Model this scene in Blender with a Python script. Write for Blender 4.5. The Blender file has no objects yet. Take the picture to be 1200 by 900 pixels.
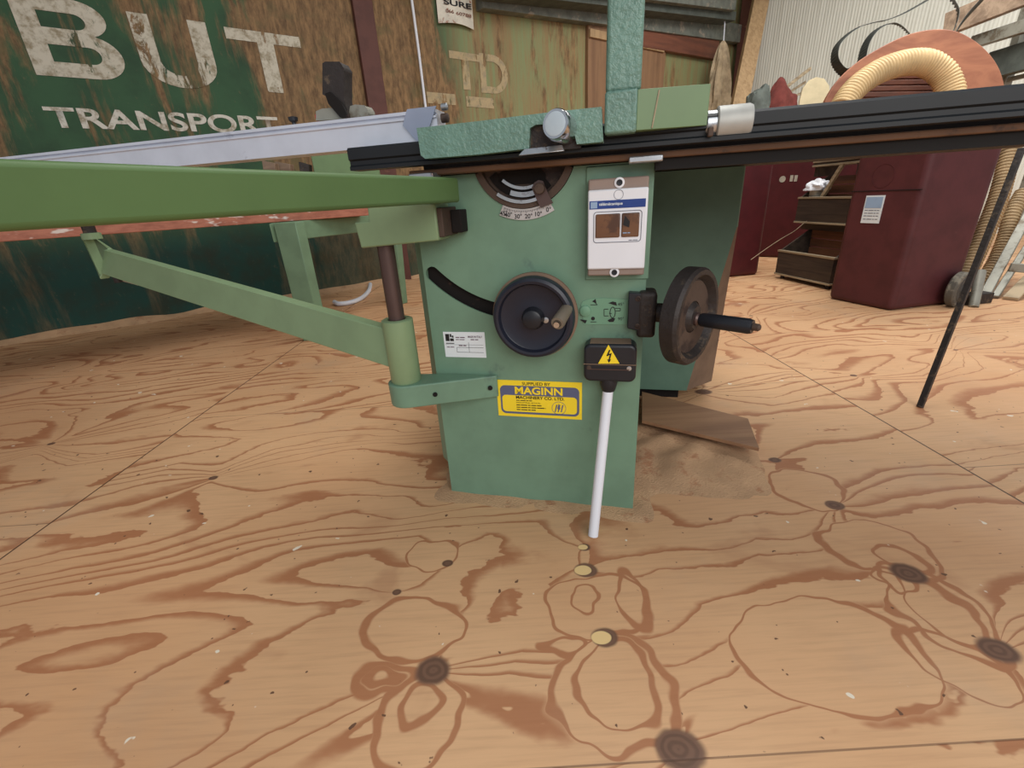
import bpy, bmesh, math, random
from mathutils import Vector, Matrix, noise
from math import sin, cos, pi, radians, sqrt, atan2
random.seed(7)
COL = bpy.context.scene.collection
V = Vector

# ------------------------------------------------------------------ camera
FPX, PITCH, ROLL, SYAW, WYAW = 522.5, 0.39445, -0.060964, -0.249188, 0.6279
CAMH = 0.72
fw = V((0, cos(PITCH), -sin(PITCH))); rt0 = V((1, 0, 0)); up0 = rt0.cross(fw)
RT = rt0*cos(ROLL) + up0*sin(ROLL); UP = -rt0*sin(ROLL) + up0*cos(ROLL)
CAM = V((0, 0, CAMH))
cd = bpy.data.cameras.new('camera'); cam = bpy.data.objects.new('camera', cd); COL.objects.link(cam)
cd.sensor_fit = 'HORIZONTAL'; cd.sensor_width = 36; cd.lens = 36*FPX/1200; cd.clip_start = 0.01
M3 = Matrix((RT, UP, -fw)).transposed()
cam.matrix_world = Matrix.Translation(CAM) @ M3.to_4x4()
bpy.context.scene.camera = cam

def ray(x, y): return RT*((x-600)/FPX) - UP*((y-450)/FPX) + fw
def ZP(x, y, z): return CAM + ray(x, y)*z                       # at a distance
def FL(x, y, z=0.0):                                            # at a height
    r = ray(x, y); return CAM + r*((z-CAMH)/r.z)
def PL(x, y, q, n):
    r = ray(x, y); return CAM + r*((q-CAM).dot(n)/r.dot(n))
# saw frame: s along the front panel, d into the machine, z up
SX = V((cos(SYAW), sin(SYAW), 0)); SD = V((-sin(SYAW), cos(SYAW), 0)); S0 = FL(640, 587)
SAW = Matrix(((SX.x, SD.x, 0, S0.x), (SX.y, SD.y, 0, S0.y), (0, 0, 1, 0), (0, 0, 0, 1)))
def P(x, y, d=0.0):
    w = PL(x, y, S0+SD*d, SD); return ((w-S0).dot(SX), w.z)
def P3(x, y, d=0.0):
    s, z = P(x, y, d); return V((s, d, z))
def toS(w): return V(((w-S0).dot(SX), (w-S0).dot(SD), w.z))
# left wall frame: u along the wall, n towards the room
WX = V((cos(WYAW), sin(WYAW), 0)); WN = V((sin(WYAW), -cos(WYAW), 0)); W0 = FL(115, 385)
WALL = Matrix(((WX.x, -WN.x, 0, W0.x), (WX.y, -WN.y, 0, W0.y), (0, 0, 1, 0), (0, 0, 0, 1)))   # local y goes into the wall
def WP(x, y, off=0.0):
    w = PL(x, y, W0+WN*off, WN); return V(((w-W0).dot(WX), -off, w.z))
CORN = W0 + WX*WP(868, 60).x
QX = V((WX.y, -WX.x, 0)); QN = -WX                               # right wall: from the corner towards the camera
QW = Matrix(((QX.x, -QN.x, 0, CORN.x), (QX.y, -QN.y, 0, CORN.y), (0, 0, 1, 0), (0, 0, 0, 1)))
def QP(x, y, off=0.0):
    w = PL(x, y, CORN+QN*off, QN); return V(((w-CORN).dot(QX), -off, w.z))
ID = Matrix.Identity(4)

# ------------------------------------------------------------------ materials
def lin(c):
    r = []
    for v in c:
        v /= 255.0; r.append(v/12.92 if v <= .04045 else ((v+.055)/1.055)**2.4)
    return (*r, 1)
class NT:
    def __init__(s, name):
        s.m = bpy.data.materials.new(name); s.m.use_nodes = True
        s.n = s.m.node_tree.nodes; s.l = s.m.node_tree.links
        s.b = s.n['Principled BSDF']; s.tc = s.n.new('ShaderNodeTexCoord')
    def put(s, sock, v):
        if hasattr(v, 'is_linked') or isinstance(v, bpy.types.NodeSocket): s.l.new(v, sock)
        else: sock.default_value = v
    def node(s, t, ins={}, out=0, **kw):
        n = s.n.new(t)
        for k, v in kw.items(): setattr(n, k, v)
        for k, v in ins.items(): s.put(n.inputs[k], v)
        return n.outputs[out]
    def math(s, op, a, b=0.0, c=0.0, clamp=False):
        return s.node('ShaderNodeMath', {0: a, 1: b, 2: c}, operation=op, use_clamp=clamp)
    def vm(s, op, a, b=(0, 0, 0), sc=None):
        ins = {0: a, 1: b}
        if sc is not None: ins[3] = sc
        n = s.n.new('ShaderNodeVectorMath'); n.operation = op
        for k, v in ins.items(): s.put(n.inputs[k], v)
        return n.outputs['Value'] if op in ('LENGTH', 'DOT_PRODUCT', 'DISTANCE') else n.outputs['Vector']
    def noise(s, vec, scale=5, detail=2, rough=.5, dist=0.0, w=None):
        ins = {'Vector': vec, 'Scale': scale, 'Detail': detail, 'Roughness': rough, 'Distortion': dist}
        kw = {}
        if w is not None: ins['W'] = w; kw['noise_dimensions'] = '4D'
        n = s.n.new('ShaderNodeTexNoise')
        for k, v in kw.items(): setattr(n, k, v)
        for k, v in ins.items(): s.put(n.inputs[k], v)
        return n.outputs[0]
    def mr(s, v, a, b, c=0.0, d=1.0, smooth=True):
        n = s.n.new('ShaderNodeMapRange'); n.interpolation_type = 'SMOOTHSTEP' if smooth else 'LINEAR'
        for k, x in zip(('Value', 'From Min', 'From Max', 'To Min', 'To Max'), (v, a, b, c, d)): s.put(n.inputs[k], x)
        return n.outputs[0]
    def mix(s, f, a, b, mode='MIX'):
        n = s.n.new('ShaderNodeMix'); n.data_type = 'RGBA'; n.blend_type = mode
        s.put(n.inputs[0], f); s.put(n.inputs[6], a); s.put(n.inputs[7], b)
        return n.outputs[2]
    def scale(s, vec, sc): return s.vm('MULTIPLY', vec, sc)
    def bump(s, h, st=.3, dist=.002):
        n = s.n.new('ShaderNodeBump'); n.inputs['Strength'].default_value = st; n.inputs['Distance'].default_value = dist
        s.l.new(h, n.inputs['Height']); s.l.new(n.outputs[0], s.b.inputs['Normal'])
    def done(s, col, rough=.5, metal=0.0, spec=.5):
        s.put(s.b.inputs['Base Color'], col); s.put(s.b.inputs['Roughness'], rough)
        s.b.inputs['Metallic'].default_value = metal; s.b.inputs['Specular IOR Level'].default_value = spec
        return s.m

def simple(name, c, rough=.5, metal=0.0, var=.12, dirt=None, dscale=8, dthr=.6, bump=None, spec=.4):
    t = NT(name); o = t.tc.outputs['Object']
    n1 = t.noise(o, 9, 4, .6)
    c1 = lin(c); c2 = tuple(v*(1-var*2) for v in c1[:3])+(1,)
    col = t.mix(t.mr(n1, .35, .7), c1, c2)
    if dirt:
        n2 = t.noise(o, dscale, 5, .7)
        col = t.mix(t.mr(n2, dthr, dthr+.12), col, lin(dirt))
    if bump: t.bump(t.noise(o, bump[0], 3, .6), bump[1], bump[2])
    return t.done(col, rough, metal, spec)

M = {}
M['cab'] = simple('cabinet_green', (114, 147, 124), .42, var=.07, dirt=(90, 114, 102), dscale=6, dthr=.58)
M['cabback'] = simple('housing_green', (96, 128, 110), .5, var=.08)
M['beam'] = simple('beam_green', (86, 114, 68), .5, var=.05, bump=(180, .12, .001))
M['strut'] = simple('strut_green', (134, 158, 120), .42, var=.05, dirt=(150, 150, 120), dscale=9, dthr=.64)
M['cast'] = simple('hammered_green', (110, 146, 132), .35, var=.12, dirt=(70, 84, 74), dscale=34, dthr=.68, bump=(130, .75, .004), spec=.6)
M['smooth'] = simple('smooth_green', (108, 134, 94), .4, var=.04)
M['standg'] = simple('stand_green', (112, 140, 110), .5, var=.08, dirt=(90, 84, 60), dscale=12, dthr=.66)
M['blk'] = simple('black_plastic', (34, 36, 42), .38, dirt=(92, 78, 64), dscale=7, dthr=.64)
M['wheel'] = simple('navy_black_plastic', (36, 39, 52), .35, dirt=(60, 56, 56), dscale=9, dthr=.66)
M['dust'] = simple('dusty_brown', (128, 106, 88), .85, var=.15)
M['iron'] = simple('dirty_black_iron', (58, 52, 50), .55, metal=.3, dirt=(98, 84, 70), dscale=26, dthr=.55, bump=(60, .6, .004))
M['rust'] = simple('rusty_iron', (82, 66, 56), .7, dirt=(50, 38, 34), dscale=14, dthr=.5, bump=(60, .4, .002))
M['post'] = simple('brown_steel', (92, 74, 70), .35, metal=.4, dirt=(60, 48, 46), dscale=20, dthr=.6)
M['rail'] = simple('black_anodised', (24, 28, 32), .5, dirt=(78, 76, 74), dscale=14, dthr=.64)
M['slab'] = simple('dark_cast_table', (46, 38, 34), .7, dirt=(84, 60, 46), dscale=10, dthr=.56)
M['lip'] = simple('rusty_table_edge', (108, 78, 56), .65, dirt=(66, 50, 42), dscale=12, dthr=.55)
M['alu'] = simple('aluminium', (222, 226, 236), .4, metal=.55, var=.05, dirt=(168, 170, 180), dscale=10, dthr=.62)
M['tape'] = simple('grey_tape', (150, 160, 182), .5, var=.06)
M['chrome'] = simple('chrome', (214, 216, 218), .18, metal=1.0, dirt=(120, 100, 80), dscale=22, dthr=.62)
M['sleeve'] = simple('grey_cast_sleeve', (176, 176, 170), .5, metal=.3, dirt=(130, 126, 116), dscale=14, dthr=.6)
M['white'] = simple('white_plastic', (232, 234, 240), .4, var=.02, dirt=(190, 182, 176), dscale=6, dthr=.7)
M['taupe'] = simple('taupe_plastic', (150, 132, 122), .5, var=.06)
M['ink'] = simple('printed_black', (30, 28, 30), .6)
M['ringink'] = simple('printed_grey', (120, 124, 136), .6)
M['face'] = simple('satin_knob_face', (206, 220, 228), .35, metal=.2, var=.08)
M['blk2'] = simple('matt_black', (20, 18, 18), .8, var=.05)  # plain near-black for the strip below the table edge
M['blue'] = simple('printed_blue', (34, 66, 142), .5)
M['yellow'] = simple('label_yellow', (248, 218, 48), .45, var=.03)
M['slate'] = simple('label_slate', (92, 98, 128), .5, var=.03)
M['amber'] = simple('brown_smoked_button', (122, 84, 58), .3, dirt=(84, 58, 44), dscale=20, dthr=.5)
M['paper'] = simple('paper_white', (222, 230, 234), .6, var=.02)
M['pinkish'] = simple('label_pink', (206, 190, 206), .6)
M['scale'] = simple('scale_silver', (196, 192, 190), .4, metal=.3)
M['silver'] = simple('silver_dirty', (196, 200, 204), .3, metal=.8, dirt=(90, 70, 60), dscale=30, dthr=.56)
M['mapl'] = simple('machine_plate_green', (116, 158, 130), .5, var=.05, dirt=(150, 84, 72), dscale=18, dthr=.68)
M['hole'] = simple('dark_hollow', (24, 19, 17), .9, dirt=(60, 42, 36), dscale=26, dthr=.58)
M['pvc'] = simple('white_pvc', (228, 232, 240), .35, var=.02)
M['maroon'] = simple('maroon_paint', (86, 40, 43), .6, var=.12, dirt=(100, 58, 58), dscale=5, dthr=.66)
M['maroond'] = simple('maroon_paint_deep', (80, 26, 30), .5, var=.12)
M['hose'] = simple('tan_hose', (224, 192, 140), .55, var=.1)
M['hose2'] = simple('dusty_hose', (176, 150, 112), .6, var=.15)
M['tyre'] = simple('grey_tyre', (92, 88, 80), .8, dirt=(130, 124, 110), dscale=12, dthr=.5)
M['hub'] = simple('hub_plastic', (72, 70, 66), .6)
M['greymetal'] = simple('grey_metal', (150, 148, 136), .5, metal=.3, dirt=(110, 100, 84), dscale=9, dthr=.5)
M['beamgrey'] = simple('weathered_grey_steel', (112, 116, 108), .7, var=.18, dirt=(148, 138, 124), dscale=7, dthr=.55)
M['duskgrey'] = simple('dusk_grey_cladding', (86, 92, 86), .8, var=.18)
M['redsteel'] = simple('oxide_red_steel', (98, 60, 52), .6, var=.12, dirt=(140, 96, 76), dscale=9, dthr=.62)
M['rag'] = simple('tan_cloth', (190, 170, 140), .95, var=.2)
M['redrag'] = simple('red_cloth', (112, 54, 48), .95, var=.2)
M['pale'] = simple('pale_wood_end', (196, 182, 148), .8, var=.08)
M['blade'] = simple('blade_steel', (78, 80, 76), .45, metal=.5, var=.2)
M['tin'] = simple('tin_white', (200, 194, 178), .4, metal=.3, dirt=(120, 90, 60), dscale=14, dthr=.55)
M['sawdust'] = simple('sawdust', (204, 164, 126), .95, var=.1, dirt=(176, 128, 94), dscale=14, dthr=.55, bump=(200, .8, .004))
M['label_blue'] = simple('label_pale_blue', (150, 176, 206), .6)
M['brick'] = simple('concrete_ground', (120, 116, 108), .9)

def wood(name, c1, c2, axis=0, sc=14, rough=.6, bands=1.0):
    t = NT(name); o = t.tc.outputs['Object']
    s = [sc, sc, sc]; s[axis] = sc*.06
    n = t.noise(t.scale(o, tuple(s)), 1.0, 5, .65, .6)
    col = t.mix(t.mr(n, .35, .68), lin(c1), lin(c2))
    n2 = t.noise(o, 2.2, 3, .6)
    col = t.mix(t.mr(n2, .5, .8, 0, .45), col, tuple(v*.45 for v in lin(c2)[:3])+(1,))
    t.bump(n, .15, .002)
    return t.done(col, rough)
M['timber'] = wood('new_timber', (176, 146, 108), (150, 120, 86), 2, 30)
M['board'] = wood('brown_board', (140, 106, 76), (116, 84, 60), 2, 12)
M['redboard'] = wood('red_brown_timber', (124, 74, 54), (96, 56, 42), 0, 12)
M['crate'] = wood('grey_crate_wood', (74, 60, 48), (46, 36, 30), 0, 20, .8)
M['slat'] = wood('brown_slats', (138, 88, 58), (92, 56, 38), 0, 22, .7)
M['edge'] = wood('pale_worn_edge', (176, 160, 132), (130, 112, 88), 0, 20, .7)
M['scrap'] = wood('scrap_ply', (168, 128, 94), (140, 102, 74), 0, 12)
M['bench'] = wood('bench_ply', (172, 108, 84), (140, 82, 62), 0, 9)
M['plank'] = wood('stored_plank', (152, 130, 108), (112, 92, 74), 0, 14)
M['disc'] = wood('terracotta_board', (172, 112, 80), (138, 82, 58), 0, 9, .55)

# brown board with paint smears
def bench_edge():
    t = NT('bench_edge_paint'); o = t.tc.outputs['Object']
    n = t.noise(t.scale(o, (9, 9, 30)), 1, 4, .7)
    col = t.mix(t.mr(n, .35, .7), lin((176, 112, 88)), lin((146, 86, 66)))
    w = t.noise(t.scale(o, (5, 5, 14)), 1.4, 3, .7)
    col = t.mix(t.mr(w, .6, .68), col, lin((214, 200, 190)))
    return t.done(col, .6)
M['benche'] = bench_edge()

# painted container wall: object coords = wall frame (u, into, z)
UP1, UP2 = WP(345, 60).x, WP(500, 60).x
def wall_mat(name, chip=None):
    t = NT(name); o = t.tc.outputs['Object']
    sp = t.n.new('ShaderNodeSeparateXYZ'); t.l.new(o, sp.inputs[0])
    u, z = sp.outputs[0], sp.outputs[2]
    green = t.mix(t.mr(t.noise(o, 3, 5, .6), .35, .7), lin((56, 92, 62)), lin((44, 72, 50)))
    pale = t.mix(t.mr(t.noise(t.scale(o, (14, 1, 1.1)), 1, 5, .7), .35, .65), lin((128, 140, 98)), lin((142, 118, 82)))
    far = t.mr(u, UP2, UP2+.5)
    green = t.mix(far, green, pale)
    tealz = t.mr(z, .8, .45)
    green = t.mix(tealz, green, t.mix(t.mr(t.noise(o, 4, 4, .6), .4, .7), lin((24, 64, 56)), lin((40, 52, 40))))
    streak = t.noise(t.scale(o, (4.2, 1, .75)), 1.0, 7, .68, .3)
    blot = t.noise(o, 1.3, 3, .6)
    band = t.math('MULTIPLY', t.mr(u, UP1-.6, UP1+.1), t.mr(u, UP2+.35, UP2-.1))
    leftb = t.mr(u, WP(40, 200).x, WP(10, 200).x, 0, .12)
    v = t.math('ADD', streak, t.math('MULTIPLY', blot, .35))
    v = t.math('ADD', v, t.math('MULTIPLY', band, .26))
    v = t.math('ADD', v, leftb)
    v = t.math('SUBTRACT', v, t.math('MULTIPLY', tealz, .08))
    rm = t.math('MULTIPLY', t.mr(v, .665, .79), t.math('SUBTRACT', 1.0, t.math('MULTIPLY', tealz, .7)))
    fine = t.noise(t.scale(o, (26, 1, 7)), 1, 6, .75)
    rust = t.mix(t.mr(fine, .32, .68), lin((154, 122, 84)), lin((92, 70, 47)))
    rust = t.mix(t.mr(t.noise(o, 5, 4, .6), .5, .7, 0, .7), rust, lin((98, 92, 60)))
    col = t.mix(rm, green, rust)
    spk = t.noise(t.scale(o, (30, 1, 16)), 1, 5, .8)
    col = t.mix(t.mr(spk, .58, .72, 0, .55), col, lin((112, 100, 72)))
    if chip:
        base, thr = chip
        c = t.noise(t.scale(o, (9, 1, 3.2)), 1.0, 8, .75, .5)
        c2 = t.noise(o, 2.4, 3, .6)
        k = t.math('ADD', c, t.math('MULTIPLY', c2, .35))
        k = t.math('ADD', k, t.math('MULTIPLY', rm, .10))
        mask = t.mr(k, thr+.04, thr-.02)
        paint = t.mix(t.mr(t.noise(o, 16, 5, .7), .42, .68), lin(base), lin((150, 138, 112)))
        col = t.mix(mask, col, paint)
    t.bump(spk, .2, .003)
    return t.done(col, .62, 0, .3)
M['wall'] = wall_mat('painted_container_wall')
M['letter'] = wall_mat('chipped_cream_letter', ((206, 200, 182), .79))
M['letter2'] = wall_mat('cleaner_cream_letter', ((218, 214, 202), .86))
M['letter3'] = wall_mat('faded_cream_letter', ((176, 156, 120), .765))

def white_wall():
    t = NT('whitewashed_cladding'); o = t.tc.outputs['Object']
    n = t.noise(t.scale(o, (26, 1, .8)), 1, 4, .6)
    col = t.mix(t.mr(n, .35, .7), lin((222, 222, 210)), lin((204, 203, 190)))
    d = t.noise(o, 1.6, 5, .7)
    col = t.mix(t.mr(d, .55, .75, 0, .45), col, lin((160, 152, 132)))
    t.bump(n, .3, .006)
    return t.done(col, .8)
M['whitewall'] = white_wall()

# plywood floor
KN = [(508, 785, .030, .20, 0), (708, 747, .022, .17, 1), (686, 668, .022, .15, 1), (795, 878, .034, .22, 0), (1064, 672, .030, .22, 0),
      (1170, 762, .030, .20, 0), (978, 592, .022, .20, 0), (908, 539, .016, .16, 0), (685, 641, .014, .10, 1), (465, 694, .010, .12, 0),
      (525, 660, .012, .10, 0), (823, 459, .03, .2, 0), (60, 520, .014, .22, 0), (575, 325, 0.01, .2, 0), (1000, 440, .012, .2, 0), (1120, 410, .01, .2, 0), (250, 560, .014, .16, 0), (880, 370, .012, .25, 0)]
LOOPS = [(488, 734, 60, 36), (492, 830, 19, 23), (448, 796, 34, 15), (446, 796, 18, 8), (492, 842, 48, 52), (722, 806, 50, 54), (716, 812, 74, 70), (690, 703, 13, 20), (702, 708, 62, 38),
         (740, 702, 18, 34), (504, 650, 26, 14), (1098, 712, 34, 30), (1096, 712, 48, 42), (1058, 655, 26, 12), (1044, 680, 22, 8), (1120, 776, 46, 30), (975, 760, 110, 62), (1030, 640, 60, 30), (660, 752, 22, 7), (945, 572, 40, 20)]
def floor_mat():
    t = NT('plywood_floor'); o = t.tc.outputs['Object']
    sp = t.n.new('ShaderNodeSeparateXYZ'); t.l.new(o, sp.inputs[0]); x, y = sp.outputs[0], sp.outputs[1]
    # sheets 2.4 x 1.22
    cx = t.math('DIVIDE', t.math('ADD', x, 1.235), 2.405)
    ix = t.math('FLOOR', cx)
    cy = t.math('DIVIDE', t.math('ADD', y, t.math('MULTIPLY', ix, .61)), 1.22)
    cy = t.math('SUBTRACT', cy, .295)
    iy = t.math('FLOOR', cy)
    w = t.math('ADD', t.math('MULTIPLY', ix, 3.71), t.math('MULTIPLY', iy, 7.13))
    pos = t.scale(o, (1, 1, 0))
    jit = t.noise(pos, 11, 3, .6)
    cur = pos; knotm = None
    for (px, py, r, R, kind) in KN:
        c = FL(px, py); k = (c.x, c.y, 0)
        dv = t.vm('SUBTRACT', pos, k)
        ln = t.vm('LENGTH', dv)
        f = t.math('SUBTRACT', t.math('POWER', t.math('DIVIDE', R*1.2, t.math('MAXIMUM', ln, .004)), .72), 1.0)
        f = t.math('MAXIMUM', f, 0.0)
        cur = t.vm('ADD', cur, t.vm('SCALE', dv, (0, 0, 0), f))
    rot = t.node('ShaderNodeVectorRotate', {'Vector': cur, 'Angle': -.2}, rotation_type='Z_AXIS')
    sr = t.n.new('ShaderNodeSeparateXYZ'); t.l.new(rot, sr.inputs[0])
    q = t.scale(rot, (.9, 3.0, 1))
    base = t.noise(q, 1.0, 2.2, .42, .3, w=w)
    lng = t.math('MULTIPLY', sr.outputs[1], 11.0)
    wob = t.noise(t.scale(pos, (18, 40, 1)), 1, 2, .6)
    phi = t.math('ADD', t.math('ADD', t.math('MULTIPLY', base, 15.0), lng), t.math('MULTIPLY', wob, .3))
    fr = t.math('FRACT', phi)
    wid = t.mr(t.noise(t.scale(cur, (1.3, 2.6, 1)), 1.3, 2, .5), .35, .68, .09, .44)
    band = t.mr(fr, 0.0, .03)
    off = t.mr(fr, t.math('MULTIPLY', wid, .35), t.math('MULTIPLY', wid, 1.35), 1, 0)
    band = t.math('MULTIPLY', band, off)
    fine = t.noise(t.scale(pos, (7, 120, 1)), 1, 3, .6)
    # closed grain loops that gather at the knots
    wx = t.math('SUBTRACT', t.noise(pos, 9, 2, .5), .5); wy = t.math('SUBTRACT', t.noise(t.vm('ADD', pos, (5, 3, 0)), 9, 2, .5), .5)
    cb = t.n.new('ShaderNodeCombineXYZ'); t.l.new(wx, cb.inputs[0]); t.l.new(wy, cb.inputs[1])
    wp = t.vm('ADD', pos, t.vm('SCALE', cb.outputs[0], (0, 0, 0), .085))
    dist = None; inside = None
    for (px, py, rx, ry) in LOOPS:
        c = FL(px, py); a_ = (FL(px+rx, py)-c).length; b_ = (FL(px, py-ry)-FL(px, py+ry)).length/2
        L_ = t.vm('LENGTH', t.vm('MULTIPLY', t.vm('SUBTRACT', wp, (c.x, c.y, 0)), (1/a_, 1/b_, 0)))
        d_ = t.math('MULTIPLY', t.math('ABSOLUTE', t.math('SUBTRACT', L_, 1.0)), min(a_, b_))
        dist = d_ if dist is None else t.math('MINIMUM', dist, d_)
        inside = L_ if inside is None else t.math('MINIMUM', inside, L_)
    lw = t.mr(t.noise(pos, 6, 2, .5), .4, .62, .0022, .0085)
    loop = t.mr(dist, lw, t.math('MULTIPLY', lw, .45))
    band = t.math('MULTIPLY', band, t.mr(inside, .95, 1.12))
    band = t.math('MAXIMUM', band, loop)
    light = t.mix(t.mr(t.noise(pos, 1.1, 3, .6), .35, .7), lin((219, 175, 132)), lin((206, 158, 116)))
    light = t.mix(t.mr(fine, .4, .75, 0, .3), light, lin((176, 134, 100)))
    dark = t.mix(fine, lin((158, 98, 64)), lin((178, 120, 82)))
    col = t.mix(t.math('MULTIPLY', band, .88), light, dark)
    blot = t.noise(t.scale(pos, (1.2, 2.2, 1)), 2.0, 4, .6, 1.0)
    col = t.mix(t.mr(blot, .58, .74, 0, .4), col, lin((170, 118, 86)))
    # dust, footprints
    dust = t.noise(pos, 1.7, 5, .7)
    col = t.mix(t.mr(dust, .52, .78, 0, .35), col, lin((176, 158, 138)))
    spk = t.noise(pos, 46, 2, .5)
    col = t.mix(t.mr(spk, .715, .74), col, lin((110, 78, 58)))
    spw = t.noise(pos, 24, 2, .5)
    col = t.mix(t.mr(spw, .735, .75), col, lin((232, 220, 200)))
    # knots
    for (px, py, r, R, kind) in KN:
        if r < .009: continue
        c = FL(px, py)
        dv = t.vm('SUBTRACT', pos, (c.x, c.y, 0))
        ln = t.vm('LENGTH', t.vm('MULTIPLY', dv, (1.0, 1.25, 1)))
        e = t.math('ADD', ln, t.math('MULTIPLY', t.math('SUBTRACT', jit, .5), r*.9))
        mk = t.mr(e, r*1.15, r*.8)
        ring = t.math('SINE', t.math('MULTIPLY', e, 520))
        kc = t.mix(t.mr(ring, -1, 1), lin((104, 76, 60)), lin((120, 88, 70)))
        col = t.mix(mk, col, kc)
        if kind:
            ln2 = t.vm('LENGTH', t.vm('MULTIPLY', t.vm('SUBTRACT', pos, (c.x-r*.25, c.y, 0)), (1.0, 1.35, 1)))
            e2 = t.math('ADD', ln2, t.math('MULTIPLY', t.math('SUBTRACT', jit, .5), r*.35))
            col = t.mix(t.mr(e2, r*.82, r*.70), col, lin((232, 198, 140)))
    # seams
    fx = t.math('MULTIPLY', t.math('ABSOLUTE', t.math('SUBTRACT', t.math('FRACT', t.math('ADD', cx, .5)), .5)), 2.405)
    fy = t.math('MULTIPLY', t.math('ABSOLUTE', t.math('SUBTRACT', t.math('FRACT', t.math('ADD', cy, .5)), .5)), 1.22)
    sx_ = t.mr(fx, .0035, .0012); sy_ = t.mr(fy, .002, .0008, 0, .6)
    col = t.mix(t.math('MAXIMUM', sx_, sy_), col, lin((84, 58, 42)))
    t.bump(t.math('ADD', fine, t.math('MULTIPLY', t.math('MAXIMUM', sx_, sy_), -2.0)), .12, .002)
    return t.done(col, t.mr(t.noise(pos, 5, 3, .6), .3, .7, .48, .68), 0, .35)
M['floor'] = floor_mat()

# ------------------------------------------------------------------ mesh builder (points are given in frame F, default world)
def basis(d):
    d = d.normalized(); a = V((0, 0, 1)) if abs(d.z) < .9 else V((1, 0, 0))
    u = d.cross(a).normalized(); return u, d.cross(u).normalized()
class MB:
    def __init__(s, F=ID): s.bm = bmesh.new(); s.F = F
    def face(s, vs):
        try: return s.bm.faces.new(vs)
        except ValueError: return None
    def box(s, a, b):
        a, b = V(a), V(b)
        c = [s.bm.verts.new((x, y, z)) for z in (a.z, b.z) for y in (a.y, b.y) for x in (a.x, b.x)]
        for f in ((0, 2, 3, 1), (4, 5, 7, 6), (0, 1, 5, 4), (2, 6, 7, 3), (0, 4, 6, 2), (1, 3, 7, 5)): s.face([c[i] for i in f])
        return s
    def hexa(s, p):                 # 8 points: bottom loop 0-3, top loop 4-7
        c = [s.bm.verts.new(V(q)) for q in p]
        for f in ((3, 2, 1, 0), (4, 5, 6, 7), (0, 1, 5, 4), (1, 2, 6, 5), (2, 3, 7, 6), (3, 0, 4, 7)): s.face([c[i] for i in f])
        return s
    def prism(s, pts, off):
        a = [s.bm.verts.new(V(p)) for p in pts]; b = [s.bm.verts.new(V(p)+V(off)) for p in pts]; n = len(pts)
        s.face(a[::-1]); s.face(b)
        for i in range(n): s.face([a[i], a[(i+1) % n], b[(i+1) % n], b[i]])
        return s
    def loft(s, rings, caps=True, closed=True):
        R = [[s.bm.verts.new(V(p)) for p in r] for r in rings]; n = len(R[0])
        for i in range(len(R)-1):
            for j in range(n if closed else n-1):
                k = (j+1) % n; s.face([R[i][j], R[i][k], R[i+1][k], R[i+1][j]])
        if caps: s.face(R[0][::-1]); s.face(R[-1])
        return s
    def cyl(s, a, b, r, r2=None, seg=32):
        a, b = V(a), V(b); r2 = r if r2 is None else r2; u, v = basis(b-a)
        rr = [[c+(u*cos(2*pi*i/seg)+v*sin(2*pi*i/seg))*q for i in range(seg)] for c, q in ((a, r), (b, r2))]
        return s.loft(rr)
    def lathe(s, o, ax, prof, seg=48):          # prof: (distance along axis, radius)
        o, ax = V(o), V(ax).normalized(); u, v = basis(ax)
        return s.loft([[o+ax*h+(u*cos(2*pi*i/seg)+v*sin(2*pi*i/seg))*max(r, .0002) for i in range(seg)] for h, r in prof])
    def tube(s, pts, r, seg=12, rf=None, flat=1.0):
        pts = [V(p) for p in pts]; rings = []; pu = None
        for i, p in enumerate(pts):
            t = (pts[min(i+1, len(pts)-1)]-pts[max(i-1, 0)]).normalized()
            if pu is None: u, v = basis(t)
            else:
                u = (pu-t*pu.dot(t)).normalized(); v = t.cross(u)
            pu = u; q = r if rf is None else rf(i)
            rings.append([p+(u*cos(2*pi*j/seg)+v*sin(2*pi*j/seg)*flat)*q for j in range(seg)])
        return s.loft(rings)
    def build(s, name, mat, parent=None, bevel=0, seg=2, smooth=True, origin=None, F=None):
        for v in s.bm.verts: v.co = s.F @ v.co
        bmesh.ops.recalc_face_normals(s.bm, faces=s.bm.faces)
        me = bpy.data.meshes.new(name); s.bm.to_mesh(me); s.bm.free()
        return link(me, name, mat, parent, bevel, seg, smooth, origin, F)
def link(me, name, mat, parent=None, bevel=0, seg=2, smooth=True, origin=None, F=None, own=None):
    """me has world coordinates; re-expressed under its parent or its own origin frame"""
    ob = bpy.data.objects.new(name, me); COL.objects.link(ob)
    if parent is not None:
        ob.parent = parent
        if own is not None: me.transform(own.inverted()); ob.matrix_basis = wm(parent).inverted() @ own
        else: me.transform(wm(parent).inverted())
    else:
        if F is None:
            xs = [v.co for v in me.vertices]
            o = origin or V((sum(c.x for c in xs)/len(xs), sum(c.y for c in xs)/len(xs), min(c.z for c in xs)))
            F = Matrix.Translation(o)
        me.transform(F.inverted()); ob.matrix_world = F
    me.materials.append(mat)
    if smooth:
        for p in me.polygons: p.use_smooth = True
        try: me.set_sharp_from_angle(angle=radians(35))
        except Exception: pass
    if bevel:
        b = ob.modifiers.new('bevel', 'BEVEL'); b.width = bevel; b.segments = seg; b.limit_method = 'ANGLE'; b.angle_limit = radians(40)
    return ob
_wm = {}
def wm(o):
    m = o.matrix_basis.copy()
    p = o.parent
    while p: m = p.matrix_basis @ m; p = p.parent
    return m
def thing(name, label, cat, F, group=None):
    e = bpy.data.objects.new(name, None); COL.objects.link(e); e.empty_display_size = .1
    e.matrix_world = F; e.matrix_basis = F
    return tag(e, label, cat, group)
def tag(o, label, cat, group=None):
    o['label'] = label; o['category'] = cat
    if group: o['group'] = group
    return o
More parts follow.
